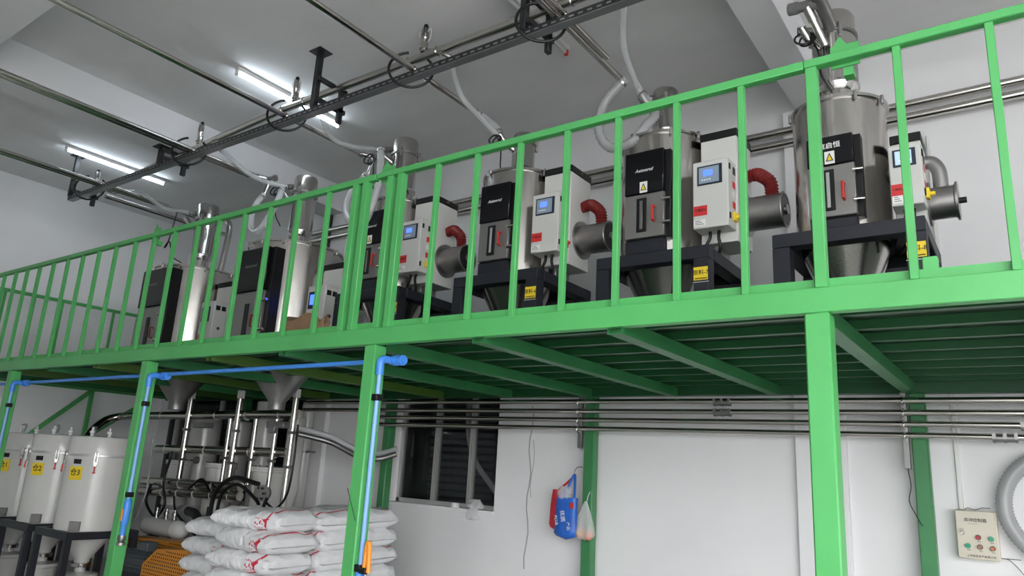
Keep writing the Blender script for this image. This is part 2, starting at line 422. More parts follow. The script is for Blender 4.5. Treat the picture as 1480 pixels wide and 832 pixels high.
# ball valves at the foot of two drops
for x, zb, lab in ((-5.975, 1.16, 'blue valve body with orange tag on the left column'), (-3.262, .95, 'blue valve body with orange tag on the middle column')):
    yb = 3.13
    v = mk('valve_body', MB().lathe([(.014, .02), (.026, 0), (.03, -.05), (.03, -.16), (.02, -.19), (.02, -.26)], (x, yb, zb), 18), 'blue_pipe', t)
    mk('tag', MB().box(x - .012, x + .012, yb - .036, yb - .030, zb - .15, zb - .06), 'orange_plastic', v)
    mk('outlet_fitting', MB().lathe([(.03, 0), (.033, -.03), (.02, -.05), (.035, -.055), (.035, -.075)], (x, yb, zb - .26), 14), 'dull_steel', v)
# orange blow gun hanging by its blue hose
t = thing('air_blow_gun', 'orange plastic air blow gun hanging beside the middle green column', 'blow gun', (-3.205, 3.12, .9))
mk('gun_body', MB().tube(cr([(-3.217, 3.12, .99), (-3.215, 3.12, 1.06), (-3.21, 3.12, 1.115), (-3.20, 3.12, 1.125), (-3.19, 3.12, 1.10), (-3.188, 3.12, 1.04), (-3.182, 3.12, .965)], 4), .014, 10).box(-3.222, -3.188, 3.108, 3.132, 1.07, 1.125, .008), 'orange_plastic', t)
mk('hose_fitting', MB().cyl((-3.182, 3.12, .965), (-3.184, 3.12, .915), .009, n=10).cyl((-3.183, 3.12, .945), (-3.183, 3.12, .93), .013, n=10), 'polish', t)
mk('hanger', MB().box(-3.245, -3.19, 3.10, 3.14, .955, .985, .004), 'black', t)
mk('hose', MB().tube(cr([(-3.184, 3.12, .915), (-3.19, 3.12, .6), (-3.2, 3.13, .2), (-3.2, 3.2, .02)], 5), .007, 8), 'blue_pipe', t)
o = mk('thin_wire', MB().tube(cr([(-3.40, 3.095, 1.42), (-3.35, 3.092, 1.33), (-3.30, 3.09, 1.24)], 4), .002, 5), 'black'); tag(o, 'short thin black wire hanging on the front of the middle column', 'wire')

# ------------------------------------------------------------------ stainless pipes along the back wall
def long_pipe(label, y, z, x0, x1, r, coup=(), grp=None, dz=0):
    t = thing('conveying_pipe', label, 'pipe', ((x0 + x1) / 2, y, z), grp)
    mk('pipe', MB().cyl((x0, y, z + dz), (x1, y, z), r, n=18), 'pipe_steel', t)
    for x in coup:
        b = MB().cyl((x - .07, y, z), (x + .07, y, z), r * 1.25, n=18)
        for d in (-.06, 0, .06): b.cyl((x + d - .008, y, z), (x + d + .008, y, z), r * 1.42, n=18).box(x + d - .01, x + d + .01, y - r * 1.5, y - r * 1.2, z - .008, z + .03)
        mk('coupling', b, 'dull_steel', t)
    return t
G = 'pipes along the lower wall'
long_pipe('topmost of the four lower wall pipes under the platform', 5.80, 2.203, -7.3, 3.1, .0225, (-2.05,), G, .02)
long_pipe('second of the four lower wall pipes from the top', 5.80, 2.12, -7.3, 3.1, .0225, (-2.05,), G, .015)
long_pipe('third of the four lower wall pipes from the top', 5.80, 2.04, -5.95, 3.1, .0225, (.0,), G, .015)
long_pipe('lowest of the four lower wall pipes under the platform', 5.80, 1.962, -5.95, 3.1, .0225, (-.16,), G, .015)
for x, z0, lab in ((-3.40, 1.80, 'slotted steel bracket holding the wall pipes by the column with the bags'), (-.745, 1.74, 'slotted steel bracket holding the wall pipes right of the thick front column')):
    t = thing('pipe_bracket', lab, 'bracket', (x, 5.84, z0), 'wall pipe brackets')
    mk('strut', MB().box(x - .02, x + .02, 5.828, 5.868, z0, 2.27, .003), 'dull_steel', t)
    for z in (2.203, 2.12, 2.04, 1.962):
        mk('clamp', MB().ring((0, 0, 0), .027, .005, 16, 6, Matrix.Translation((x, 5.80, z)) @ Matrix.Rotation(PI / 2, 4, 'Y')).box(x - .008, x + .008, 5.80, 5.83, z + .026, z + .036), 'polish', t)
    if x > -1: mk('loose_wire', MB().tube(cr([(x, 5.83, z0), (x + .01, 5.84, z0 - .12), (x - .01, 5.86, z0 - .22), (x + .03, 5.86, z0 - .32), (x + .06, 5.86, z0 - .38)], 4), .003, 5), 'black', t)
G = 'pipes along the upper wall'
long_pipe('upper of the two stainless pipes on the wall behind the hoppers', 5.95, 4.573, -7.9, 3.1, .034, (), G, -.05)
long_pipe('lower of the two stainless pipes on the wall behind the hoppers', 5.95, 4.462, -7.9, 3.1, .034, (), G, -.05)
for x, z0, z1, lab in ((-1.33, 4.25, 5.0, 'black slotted strut on the wall behind the hopper marked 8'), (-7.44, 4.15, 4.92, 'black slotted strut on the wall behind the second hopper from the left')):
    yb = WY - .075 if x < -7 else WY - .062
    t = thing('wall_strut', lab, 'strut', (x, yb, z0), 'upper wall struts')
    mk('channel', MB().box(x - .03, x + .03, yb - .03, yb, z0, min(z1, BZ - .005) if x < -7 else BZ - .01, .003), 'rail_black', t)
    for k in range(6): mk('slot', MB().box(x - .008, x + .008, yb - .033, yb - .030, z0 + .05 + k * .07, z0 + .09 + k * .07), 'slot_grey', t)

# ------------------------------------------------------------------ ceiling rack, trunk pipe, valves
RY = 3.58
rack = thing('ceiling_rack', 'black steel rack hung from the ceiling carrying the trunk pipe', 'pipe rack', (-4, RY, 4.49))
mk('channel_rail', MB().box(-9.52, 3.0, RY - .02, RY + .02, 4.545, 4.552).box(-9.52, 3.0, RY - .02, RY - .014, 4.505, 4.545), 'rail_black', rack)
mk('rail_base', MB().box(-9.52, 3.0, RY - .018, RY + .05, 4.499, 4.505), 'rail_sheen_grey', rack)  # underside of the rail, its glossy reflection painted grey
b = MB(); x = -9.4
while x < 2.9:
    b.box(x, x + .035, RY - .0225, RY - .0195, 4.518, 4.530); x += .07
o = mk('slots', b, 'slot_grey', rack); o['kind'] = 'stuff'
for x, zt in ((-9.50, CZ), (-7.42, BZ), (-4.88, CZ), (-2.64, CZ), (-.4, CZ), (1.8, CZ)):
    mk('hanger_post', MB().box(x - .025, x + .025, RY - .03, RY + .02, 4.552, zt, .003), 'rail_black', rack)
    mk('foot_plate', MB().box(x - .075, x + .075, RY - .075, RY + .07, zt - .008, zt), 'rail_black', rack)
    mk('bracket_arm', MB().box(x + .026, x + .062, RY - .03, RY + .30, min(4.80, zt - .06), min(4.84, zt - .02), .003).box(x + .026, x + .062, RY - .02, RY + .30, 4.60, 4.64, .003).box(x + .026, x + .062, RY + .22, RY + .27, 4.50, min(4.84, zt - .02), .003), 'rail_black', rack)
TY, TZ = 3.75, 4.80
t = thing('trunk_pipe', 'large stainless vacuum trunk pipe along the black ceiling rack', 'pipe', (-4, TY, TZ - .036))
mk('pipe', MB().tube([(-9.5, TY, 4.63), (-7.4, TY, 4.70), (-6.4, TY, 4.757), (-5.6, TY, TZ), (3.0, TY, TZ)], .036, 22), 'pipe_steel', t)
VX = (-9.28, -7.0, -5.42, -3.77, -2.2)
def vz(x): return 4.637 if x < -8 else (4.723 if x < -6.6 else 4.80)
for x in VX:
    TZ = vz(x)
    for d in (-.16, .16): mk('pipe_clamp', MB().ring((0, 0, 0), .038, .006, 18, 6, Matrix.Translation((x + d, TY, TZ)) @ Matrix.Rotation(PI / 2, 4, 'Y')), 'polish', t)
near = ('leftmost vacuum valve, in front of the lit tube lamp', 'vacuum valve on the trunk pipe above the second hopper from the left', 'vacuum valve beside the ceiling post and the bright tube lamp', 'vacuum valve on the trunk pipe against the plain grey ceiling', 'rightmost vacuum valve at the top edge of the picture')
for x, lab in zip(VX, near):
    TZ = vz(x)
    t = thing('vacuum_valve', lab, 'valve', (x, TY, TZ + .037), 'vacuum valves on the trunk pipe')
    mk('valve_base', MB().lathe([(.03, .037), (.03, .06), (.04, .062), (.04, .07), (.032, .075), (.032, .16), (.036, .165), (.036, .175)], (x, TY, TZ), 20), 'steel', t)
    mk('actuator', MB().box(x - .024, x + .024, TY - .024, TY + .024, TZ + .175, TZ + .26, .006), 'dull_steel', t)
    for dx, dy in ((-.03, 0), (.03, 0), (0, -.03)): mk('tie_rod', MB().cyl((x + dx, TY + dy, TZ + .17), (x + dx, TY + dy, TZ + .265), .004, n=8), 'polish', t)
    mk('knob', MB().lathe([(.013, .26), (.018, .27), (.018, .29), (.008, .30)], (x, TY, TZ), 12), 'black', t)
    mk('air_fitting', MB().tube(cr([(x + .024, TY, TZ + .22), (x + .06, TY, TZ + .24), (x + .06, TY, TZ + .16), (x + .035, TY, TZ + .12)], 4), .005, 6).tube(cr([(x - .024, TY, TZ + .23), (x - .06, TY, TZ + .25), (x - .065, TY, TZ + .2), (x - .03, TY, TZ + .17)], 4), .005, 6), 'white_plastic', t)
    mk('branch_pipe', MB().tube([(x + .05, TY, TZ + .03), (x + .14, TY + .06, TZ + .03), (x + .18, TY + .13, TZ + .01)], .026, 14), 'polish', t)
# black air hoses looping round the rail
for x, lab in ((-9.0, 'black air hose loop hanging under the left end of the ceiling rack'), (-6.85, 'black air hose loop under the rack above the second hopper'), (-5.26, 'black air hose loop round the rack beside the lit tube lamp'), (-3.72, 'black air hose loop round the rack in the middle of the ceiling'), (-2.5, 'black air hose loop round the rack at the top edge of the picture')):
    tag(mk('air_hose_loop', MB().tube([Vector((x, RY + .01, 4.575)) + Vector((.13 * math.cos(a), .105 * math.cos(a) - .02 * math.sin(a * .5), .15 * math.sin(a))) for a in [PI * .55 + i * (2 * PI * .86) / 26 for i in range(27)]], .0115, 8), 'black'), lab, 'hose', 'air hose loops on the rack')

# conveying pipes running front to back on top of the rail
def ypipe(label, x, z, y1, r=.024, y0=.4, elbow=0):
    t = thing('feed_pipe', label, 'pipe', (x, (y0 + y1) / 2, z - r), 'feed pipes under the ceiling')
    mk('pipe', MB().cyl((x, y0, z), (x, y1, z), r, n=16), 'pipe_steel', t)
    mk('clip', MB().ring((0, 0, 0), r + .003, .005, 16, 6, Matrix.Translation((x, RY, z)) @ Matrix.Rotation(PI / 2, 4, 'X')), 'polish', t)
    if elbow:
        mk('elbow', MB().cyl((x, y1 - .01, z), (x, y1 + .03, z), r * 1.35, n=16).tube(cr([(x, y1, z), (x + .06, y1 + .08, z - .01), (x + .07, y1 + .11, z - .06), (x + .03, y1 + .10, z - .20)], 5), r * 1.05, 14).cyl((x + .06, y1 + .08, z - .01), (x + .17, y1 + .12, z - .01), r * .9, n=12).cyl((x + .15, y1 + .11, z - .01), (x + .18, y1 + .125, z - .01), r * 1.4, n=12), 'polish', t)
    return t
PZ = 4.578
ypipe('stainless feed pipe crossing the rail to the hopper marked 7, upper of its pair', -2.37, PZ, 4.55, .026, elbow=0)
ypipe('stainless feed pipe crossing the rail to the hopper marked 7, lower of its pair', -2.315, PZ, 4.2, .020)
ypipe('single feed pipe crossing the rail in the middle of the ceiling', -3.70, PZ, 4.40, .025)
ypipe('single feed pipe crossing in front of the lit tube lamp by the post', -5.28, PZ, 4.50, .025, elbow=1)
ypipe('stainless feed pipe above the second hopper from the left, right of its pair', -6.79, PZ, 4.36, .025, elbow=1)
ypipe('stainless feed pipe above the second hopper from the left, left of its pair', -6.855, PZ, 4.30, .025)
ypipe('right pipe of the three feed pipes along the left wall', -8.74, PZ, 4.42, .025)
ypipe('middle pipe of the three feed pipes along the left wall', -8.80, PZ, 5.2, .025)
ypipe('left pipe of the three feed pipes along the left wall', -8.95, PZ - .06, 5.4, .028, y0=3.75)

def hose(name, label, pts, r, mat, group=None, corr=None, k=7, cuffs=True):
    t = thing(name, label, 'hose', pts[0], group)
    P = cr(pts, k)
    if corr:
        D, rs = corrugate(P, r, corr[0], corr[1]); mk('tube', MB().tube(D, rs, 14, False), mat, t, ang=70)
    else: mk('tube', MB().tube(P, r, 14, False), mat, t)
    if cuffs:
        for a, c in ((P[0], P[1]), (P[-1], P[-2])):
            d = (Vector(c) - Vector(a)).normalized()
            mk('hose_clamp', MB().cyl(Vector(a) + d * .03, Vector(a) + d * .045, r + .005, n=16), 'polish', t)
    return t

# ------------------------------------------------------------------ vacuum loaders on top of the hoppers
def loader(cx, cy, z0, r, h, label, style=0):
    t = thing('vacuum_loader', label, 'vacuum loader', (cx, cy, z0), 'vacuum loaders on the hoppers')
    nr = r * .82
    mk('neck', MB().lathe([(nr, 0), (nr, h * .14)], (cx, cy, z0), 32), 'polish', t)
    mk('body', MB().lathe([(nr, h * .14), (r * 1.04, h * .20), (r * 1.04, h * .24), (r, h * .26), (r, h * .74)], (cx, cy, z0), 32), 'polish', t)
    mk('clamp_ring', MB().lathe([(r, h * .735), (r + .012, h * .74), (r + .012, h * .765), (r, h * .77)], (cx, cy, z0), 32), 'dull_steel', t)
    mk('top_cover', MB().lathe([(r * .98, h * .77), (r * .98, h * .95), (r * .90, h * .985), (r * .5, h), (0, h)], (cx, cy, z0), 32), 'steel', t)
    for a in (-.35 * PI, -.85 * PI, .2 * PI):
        x, y = cx + (r + .012) * math.cos(a), cy + (r + .012) * math.sin(a)
        mk('latch', MB().box(-.012, .012, -.01, .012, -.05, .045, .004, Matrix.Translation((x, y, z0 + h * .75)) @ Matrix.Rotation(a + PI / 2, 4, 'Z')), 'dull_steel', t)
    zi = z0 + h * .88
    d = Vector((-.94, -.34, 0)).normalized()
    p = Vector((cx, cy, zi)) + d * r * .9
    mk('inlet_pipe', MB().cyl(p, p + d * .10, .026, n=14).cyl(p + d * .06, p + d * .10, .032, n=14), 'dull_steel', t)
    q = Vector((cx, cy, z0 + h * .62)) + Vector((-.6, -.8, 0)) * r * .9
    mk('material_inlet', MB().tube([q, q + Vector((-.05, -.06, .05)), q + Vector((-.08, -.1, .12))], .028, 14), 'polish', t)
    return t, p + d * .10, q + Vector((-.08, -.1, .12))

# ------------------------------------------------------------------ hopper dryers
DZ = 2.398
def hopper(cx, cy, num, name_lab, R, top, door, cab, heat, blow, brand, redno, grey_pipe=False):
    t = thing('hopper_dryer', name_lab, 'hopper dryer', (cx, cy, DZ), 'hopper dryers on the platform', local=True)
    fx0, fx1, fy0, fy1, fz = -.33, .47, -.40, .40, .63
    lm = MB().box(-.05, .05, -.05, .05, 0, fz - .085, .004).mesh('leg', 'navy')
    for x in (fx0 + .05, fx1 - .05):
        for y in (fy0 + .05, fy1 - .05): inst('leg', lm, t, (x, y, 0))
    for y in (fy0, fy1 - .1): mk('stand_beam', MB().box(fx0, fx1, y, y + .1, fz - .085, fz, .004), 'navy', t)
    for x in (fx0, fx1 - .1): mk('stand_beam', MB().box(x, x + .1, fy0 + .1, fy1 - .1, fz - .085, fz - .001, .004), 'navy', t)
    mk('stand_plate', MB().box(fx0 + .1, fx1 - .1, fy0 + .1, fy1 - .1, fz - .012, fz - .004), 'black', t)
    mk('cone', MB().lathe([(.055, .02), (.055, .1), (R * .98, fz - .02)], n=40), 'steel', t)
    mk('outlet_box', MB().box(-.09, .09, -.09, .09, .0, .05, .006), 'dull_steel', t)
    mk('drum', MB().lathe([(R * 1.03, fz), (R * 1.03, fz + .02), (R, fz + .025), (R, top - .02)], n=48), 'steel', t)
    lid = mk('lid', MB().lathe([(R, top - .02), (R + .018, top - .018), (R + .018, top), (R * .9, top + .012), (R * .4, top + .03), (0, top + .03)], n=48), 'polish', t)
    for a in (-.33, -.62, -.12, -.88, .2, .6):
        x, y = (R + .02) * math.cos(a * PI), (R + .02) * math.sin(a * PI)
        mk('lid_latch', MB().box(-.009, .009, -.006, .012, -.045, .014, .003, Matrix.Translation((x, y, top)) @ Matrix.Rotation(a * PI + PI / 2, 4, 'Z')), 'dull_steel', lid)
    # inspection door
    hw, z0, zm, z1, yf = door
    d = mk('door', MB().box(-hw, hw, yf, yf + .03, z0, zm, .004), 'panel_steel', t)
    mk('door_frame', MB().box(-hw - .005, hw + .035, yf + .03, -R * .55, z0 - .01, z1, .004), 'black', t)
    c = mk('door_cover', MB().box(-hw, hw, yf - .012, yf + .03, zm, z1, .006), 'gloss_black', t)
    mk('lower_drawer', MB().box(-hw, hw, yf + .01, yf + .06, fz + .012, z0 - .012, .004), 'navy', t)
    s = hw / .145; zc = z0 + .16 * s
    mk('sight_frame', MB().box(-.055 * s, .02 * s, yf - .008, yf, z0 + .04 * s, zm - .03 * s, .003), 'black', d)
    mk('sight_glass', MB().box(-.03 * s, -.008 * s, yf - .010, yf - .007, z0 + .06 * s, zm - .05 * s, .002), 'milky_hose' if num in (6, 8) else 'dull_steel', d)
    mk('handle', MB().tube([(.075 * s, yf, zc - .05), (.075 * s, yf - .035, zc - .05), (.075 * s, yf - .035, zc + .05), (.075 * s, yf, zc + .05)], .009, 8), 'red', d)
    for z in (z0 + .09 * s, zm - .06 * s): mk('hinge', MB().cyl((hw - .01, yf - .015, z), (hw + .045, yf - .005, z), .010, n=12).box(hw - .012, hw + .004, yf - .02, yf + .01, z - .014, z + .014, .002), 'polish', d)
    if num == 8:
        text(c, '信启恒', (.0, yf - .0135, zm + .12), .042, 'white_ink'); mk('badge', MB().ring((0, 0, 0), .016, .005, 20, 6, Matrix.Translation((-.085, yf - .013, zm + .115)) @ Matrix.Rotation(PI / 2, 4, 'X')), 'yellow', c)
    else: text(c, brand, (.0, yf - .0135, zm + .17), .034, 'white_ink', shear=.35)
    if num != 6:
        k = mk('warning_sticker', MB().box(-.028, .028, yf - .0150, yf - .0125, zm + .005, zm + .085), 'paper', c)
        mk('warning_triangle', MB().prism([(-.022, zm + .022), (.022, zm + .022), (0, zm + .075)], yf - .0165, yf - .0151), 'ink', c)
        mk('warning_face', MB().prism([(-.014, zm + .027), (.014, zm + .027), (0, zm + .062)], yf - .0172, yf - .0166), 'yellow', c)
    # control cabinet
    x0, x1, y0, y1, q0, q1 = cab
    cb = mk('control_cabinet', MB().box(x0, x1, y0, y1, q0, q1, .006), 'cabinet', t)
    W = x1 - x0; H = q1 - q0
    sx0, sx1, sz0, sz1 = x0 + W * .14, x1 - W * .16, q1 - H * .37, q1 - H * .08
    mk('screen_bezel', MB().box(sx0, sx1, y0 - .006, y0, sz0, sz1, .002), 'screen_bezel', cb)
    mk('screen', MB().box(sx0 + .012, sx1 - .02, y0 - .0075, y0 - .0055, sz0 + .012, sz1 - .012), 'screen_pale' if num == 8 else 'screen_pad', cb)
    mk('display', MB().box(sx0 + W * .18, sx1 - W * .27, y0 - .0095, y0 - .0076, sz0 + .062, sz1 - .035), 'screen_pale' if num == 8 else 'screen_lit', cb)
    for k in range(4): mk('key', MB().box(sx0 + .03 + k * .017, sx0 + .041 + k * .017, y0 - .009, y0 - .0076, sz0 + .03, sz0 + .04), 'white_ink', cb)
    rx, rz = x0 + W * .22, q0 + H * .26
    mk('red_label', MB().box(rx - W * .19, rx + W * .19, y0 - .0025, y0, rz - .034, rz + .034), 'red_label', cb)
    text(cb, '干燥机%d' % redno, (rx, y0 - .0032, rz + .002), W * .095, 'ink')
    mk('rating_plate', MB().box(x0 + .008, x0 + W * .36, y0 - .002, y0, q0 + .018, q0 + .062), 'paper', cb)
    for k in range(3): mk('rating_line', MB().box(x0 + .016, x0 + W * (.32 - .05 * k), y0 - .0027, y0 - .002, q0 + .026 + k * .012, q0 + .031 + k * .012), 'slot_grey', cb)
    for z in (q1 - .06, q0 + .07): mk('cabinet_hinge', MB().box(x1, x1 + .008, y0 + .012, y0 + .032, z - .02, z + .02, .002), 'black', cb)
    mk('vent', MB().box(x1, x1 + .003, y1 - .06, y1 - .015, q1 - .09, q1 - .04), 'black', cb)
    for k in range(3): mk('side_label', MB().box(x1, x1 + .002, y1 - .07, y1 - .02, q0 + H * (.30 + .15 * k), q0 + H * (.30 + .15 * k) + .045), 'paper' if k % 2 else 'red_label', cb)
    mk('rotary_switch', MB().box(x1, x1 + .02, y1 - .075, y1 - .02, q0 + .05, q0 + .11, .004).cyl((x1 + .02, y1 - .047, q0 + .08), (x1 + .045, y1 - .047, q0 + .08), .012, n=12), 'yellow' if num != 6 else 'red', cb)
    for k, (dx, e) in enumerate(((.35, -.03), (.6, .02))):
        mk('cable', MB().tube(cr([(x0 + W * dx, y1 - .06, q0), (x0 + W * dx, y1 - .07, q0 - .05), (x0 + W * dx + e - .02, y1 - .05, q0 - .13), (x0 + W * dx - .10, y1 + .05, q0 - .22)], 5), .011, 8), 'black', cb)
    # heater box
    hx0, hx1, hy0, hy1, h0, h1 = heat
    hb = mk('heater_box', MB().box(hx0, hx1, hy0, hy1, h0, h1, .005), 'cabinet', t)
    mk('heater_cap', MB().box(hx0 - .004, hx1 + .004, hy0 - .004, hy1 + .004, h1, h1 + .055, .004), 'black', hb)
    mk('cap_bolt', MB().cyl((hx1 + .004, (hy0 + hy1) / 2, h1 + .03), (hx1 + .008, (hy0 + hy1) / 2, h1 + .03), .008, n=10), 'dull_steel', hb)
    for xa in (hx0, hx0 + .07): mk('heater_bracket', MB().box(xa, xa + .04, hy0 + .05, hy1 - .05, fz, h0, .003), 'dull_steel', hb)
    mk('hot_air_duct', MB().cyl((R * .6, hy1 - .1, h1 - .12), (hx0, hy1 - .1, h1 - .12), .05, n=16), 'dull_steel', hb)
    # blower with its flexible hose
    bx, by, bz, br = blow
    bl = mk('blower', MB().cyl((hx1, by, bz), (bx, by, bz), br, n=32).cyl((hx1 - .0, by, bz), (hx1 + .012, by, bz), br + .035, n=32), 'dull_steel', t)
    mk('blower_rim', MB().ring((0, 0, 0), br, .008, 32, 8, Matrix.Translation((bx, by, bz)) @ Matrix.Rotation(PI / 2, 4, 'Y')), 'dull_steel', bl)
    if not grey_pipe:
        mk('fan_face', MB().cyl((bx, by, bz), (bx + .003, by, bz), br * .92, n=28), 'black', bl)
        mk('fan_hub', MB().cyl((bx, by, bz), (bx + .02, by, bz), .032, n=16), 'dull_steel', bl)
        pts = cr([(hx1 - .02, by, bz + .27), (hx1 + .06, by, bz + .285), (bx - .14, by - .01, bz + .26), (bx - .085, by - .01, bz + .20), (bx - .08, by, bz + br - .01)], 10)
        D, rs = corrugate(pts, .042, .005, .013); mk('flexible_hose', MB().tube(D, rs, 16), 'red_hose', bl, ang=75)
    else:
        mk('end_flange', MB().cyl((bx, by, bz), (bx + .012, by, bz), br + .018, n=28), 'dull_steel', bl)
        mk('end_knob', MB().cyl((bx + .012, by, bz), (bx + .05, by, bz), .018, n=12), 'black', bl)
        mk('air_pipe', MB().tube(cr([(hx1 - .03, by, bz + .26), (hx1 + .03, by, bz + .26), (hx1 + .065, by, bz + .20), (hx1 + .07, by, bz + br - .01)], 6), .04, 16), 'dull_steel', bl)
    # yellow number plate on the front leg
    lx = fx1 - .05
    mk('number_plate', MB().box(lx - .046, lx + .046, fy0 - .003, fy0, .40, .485), 'yellow', t)
    text(t, '原料-%d' % num, (lx, fy0 - .0038, .447), .036, 'ink')
    mk('number_line', MB().box(lx - .04, lx + .04, fy0 - .0038, fy0 - .0031, .407, .413), 'ink', t)
    mk('steel_band', MB().box(lx - .052, lx + .052, fy0 - .003, fy0 - .001, .385, .390), 'alu', t)
    return t
std_door = (.145, .755, 1.07, 1.385, -.345)
std_cab = (.33, .57, -.30, -.15, .775, 1.245)
std_heat = (.33, .58, -.15, .15, .71, 1.46)
std_blow = (.83, .04, .945, .115)
hopper(-2.03, 4.6, 7, 'hopper dryer seventh by its plate, under the wide ribbed hose loop', .31, 1.55, std_door, std_cab, std_heat, std_blow, 'Aeinmrtd', 5)
hopper(-3.32, 4.6, 6, 'hopper dryer sixth by its plate, small white board behind its stand', .31, 1.53, std_door, std_cab, std_heat, std_blow, 'Aeinmrtd', 4)
hopper(-4.72, 4.6, 5, 'hopper dryer fifth by its plate, half hidden by the doubled railing posts', .31, 1.53, std_door, std_cab, std_heat, std_blow, 'Aeinmrtd', 3)
hopper(-.838, 4.6, 8, 'rightmost hopper dryer with yellow plate 8 and grey air pipe', .275, 1.52, (.13, .725, 1.045, 1.23, -.315), (.305, .47, -.30, -.16, .735, 1.10), (.305, .46, -.16, .10, .68, 1.17), (.60, .02, .83, .095), '', 6, True)
nb = thing('notice_board', 'small white board with black marks leaning behind the hopper marked 6', 'board', (-2.72, 5.3, DZ))
mk('board', MB().box(-3.1, -2.28, 5.3, 5.32, DZ, DZ + .28, .003), 'paper', nb)
for r_ in range(2):
    for k in range(3): mk('mark', MB().box(-2.42 + k * .045, -2.392 + k * .045, 5.297, 5.2995, DZ + .10 + r_ * .07, DZ + .15 + r_ * .07), 'ink', nb)

# loaders and their hoses
L8, i8, m8 = loader(-.838, 4.6, DZ + 1.55, .135, .68, 'widest vacuum loader, on the hopper marked 8')
L7, i7, m7 = loader(-2.03, 4.6, DZ + 1.58, .098, .44, 'slim vacuum loader beside the wide ribbed hose loop')
L6, i6, m6 = loader(-3.32, 4.6, DZ + 1.56, .098, .40, 'slim vacuum loader just above the handrail in the middle of the railing')
L5, i5, m5 = loader(-4.74, 4.6, DZ + 1.56, .125, .68, 'vacuum loader on the hopper marked 5 behind the doubled posts')
def big_hopper(cx, cy, lab, R, top, screen):
    t = thing('hopper_dryer', lab, 'hopper dryer', (cx, cy, DZ), 'hopper dryers on the platform', local=True)
    mk('drum', MB().lathe([(R, 0.0), (R, top - .02)], n=56), 'steel', t)
    mk('cone', MB().lathe([(.085, -.38), (.085, -.30), (R * .62, -.02)], n=40), 'dull_steel', t)
    lid = mk('lid', MB().lathe([(R, top - .02), (R + .02, top - .018), (R + .02, top), (R * .9, top + .02), (R * .35, top + .05), (0, top + .05)], n=56), 'polish', t)
    for a in (-.30, -.45, -.62, -.12, -.8, .1, .5):
        x, y = (R + .02) * math.cos(a * PI), (R + .02) * math.sin(a * PI)
        mk('lid_latch', MB().box(-.009, .009, -.006, .012, -.045, .014, .003, Matrix.Translation((x, y, top)) @ Matrix.Rotation(a * PI + PI / 2, 4, 'Z')), 'polish', lid)
    yf = -.50; hw = .255
    d = mk('door', MB().box(-hw, hw, yf, yf + .03, .02, .72, .005), 'panel_steel', t)
    mk('door_frame', MB().box(-hw - .005, hw + .05, yf + .03, -R * .7, .01, 1.16, .004), 'black', t)
    c = mk('door_cover', MB().box(-hw, hw, yf - .015, yf + .03, .72, 1.16, .008), 'gloss_black', t)
    mk('sight_frame', MB().box(-.02, .05, yf - .008, yf, .26, .60, .003), 'black', d)
    mk('handle', MB().tube([(.15, yf, .36), (.15, yf - .035, .36), (.15, yf - .035, .47), (.15, yf, .47)], .010, 8), 'red_hose', d)
    for z in (.33, .62): mk('hinge', MB().cyl((hw - .02, yf - .02, z), (hw + .07, yf - .01, z), .014, n=12).box(hw - .016, hw + .006, yf - .024, yf + .01, z - .02, z + .02, .003), 'polish', d)
    text(c, 'Aeinmrtd', (0, yf - .0165, .98), .05, 'slot_grey', shear=.35)
    cb = mk('control_cabinet', MB().box(.50, .76, -.18, -.02, .28, .80, .006), 'cabinet', t)
    mk('screen_bezel', MB().box(.53, .69, -.186, -.18, .57, .74, .002), 'screen_bezel', cb)
    mk('display', MB().box(.555, .655, -.189, -.1865, .61, .71), 'screen_lit' if screen else 'screen_pad', cb)
    for k in range(2): mk('vent', MB().box(.76, .764, -.16 + k * .07, -.11 + k * .07, .70, .75), 'black', cb)
    mk('lamp_cap', MB().lathe([(.02, 0), (.02, .012), (.008, .02)], (.66, -.1, .80), 12), 'red', cb)
    mk('logo_plate', MB().cyl((.76, -.1, .50), (.763, -.1, .50), .018, n=16), 'motor_grey', cb)
    mk('red_label', MB().box(.52, .61, -.183, -.18, .36, .43), 'red_label', cb)
    hb = mk('heater_box', MB().box(.50, .80, -.02, .30, 0.0, 1.0, .005), 'cabinet', t)
    mk('heater_cap', MB().box(.496, .804, -.024, .304, 1.0, 1.06, .004), 'black', hb)
    mk('hot_air_duct', MB().cyl((R * .6, .14, .80), (.50, .14, .80), .06, n=16), 'black', hb)
    return t
big_hopper(-6.16, 4.55, 'tall hopper dryer standing on the deck behind the brown paper sack', .47, 1.26, True)
big_hopper(-8.0, 4.55, 'leftmost tall hopper dryer with grey doors on the platform', .47, 1.22, False)
L2, i2, m2 = loader(-6.16, 4.55, DZ + 1.31, .125, .80, 'vacuum loader on the tall hopper behind the brown paper sack')
L1, i1, m1 = loader(-8.0, 4.55, DZ + 1.27, .125, .84, 'vacuum loader on the leftmost tall hopper')
o = mk('return_pipe', MB().tube(cr([(-7.72, 4.66, DZ + 1.25), (-7.70, 4.68, DZ + 1.75), (-7.74, 4.66, DZ + 1.90), (-7.87, 4.6, DZ + 1.95)], 6), .035, 14), 'polish'); tag(o, 'bent stainless pipe rising from the lid of the leftmost hopper', 'pipe')

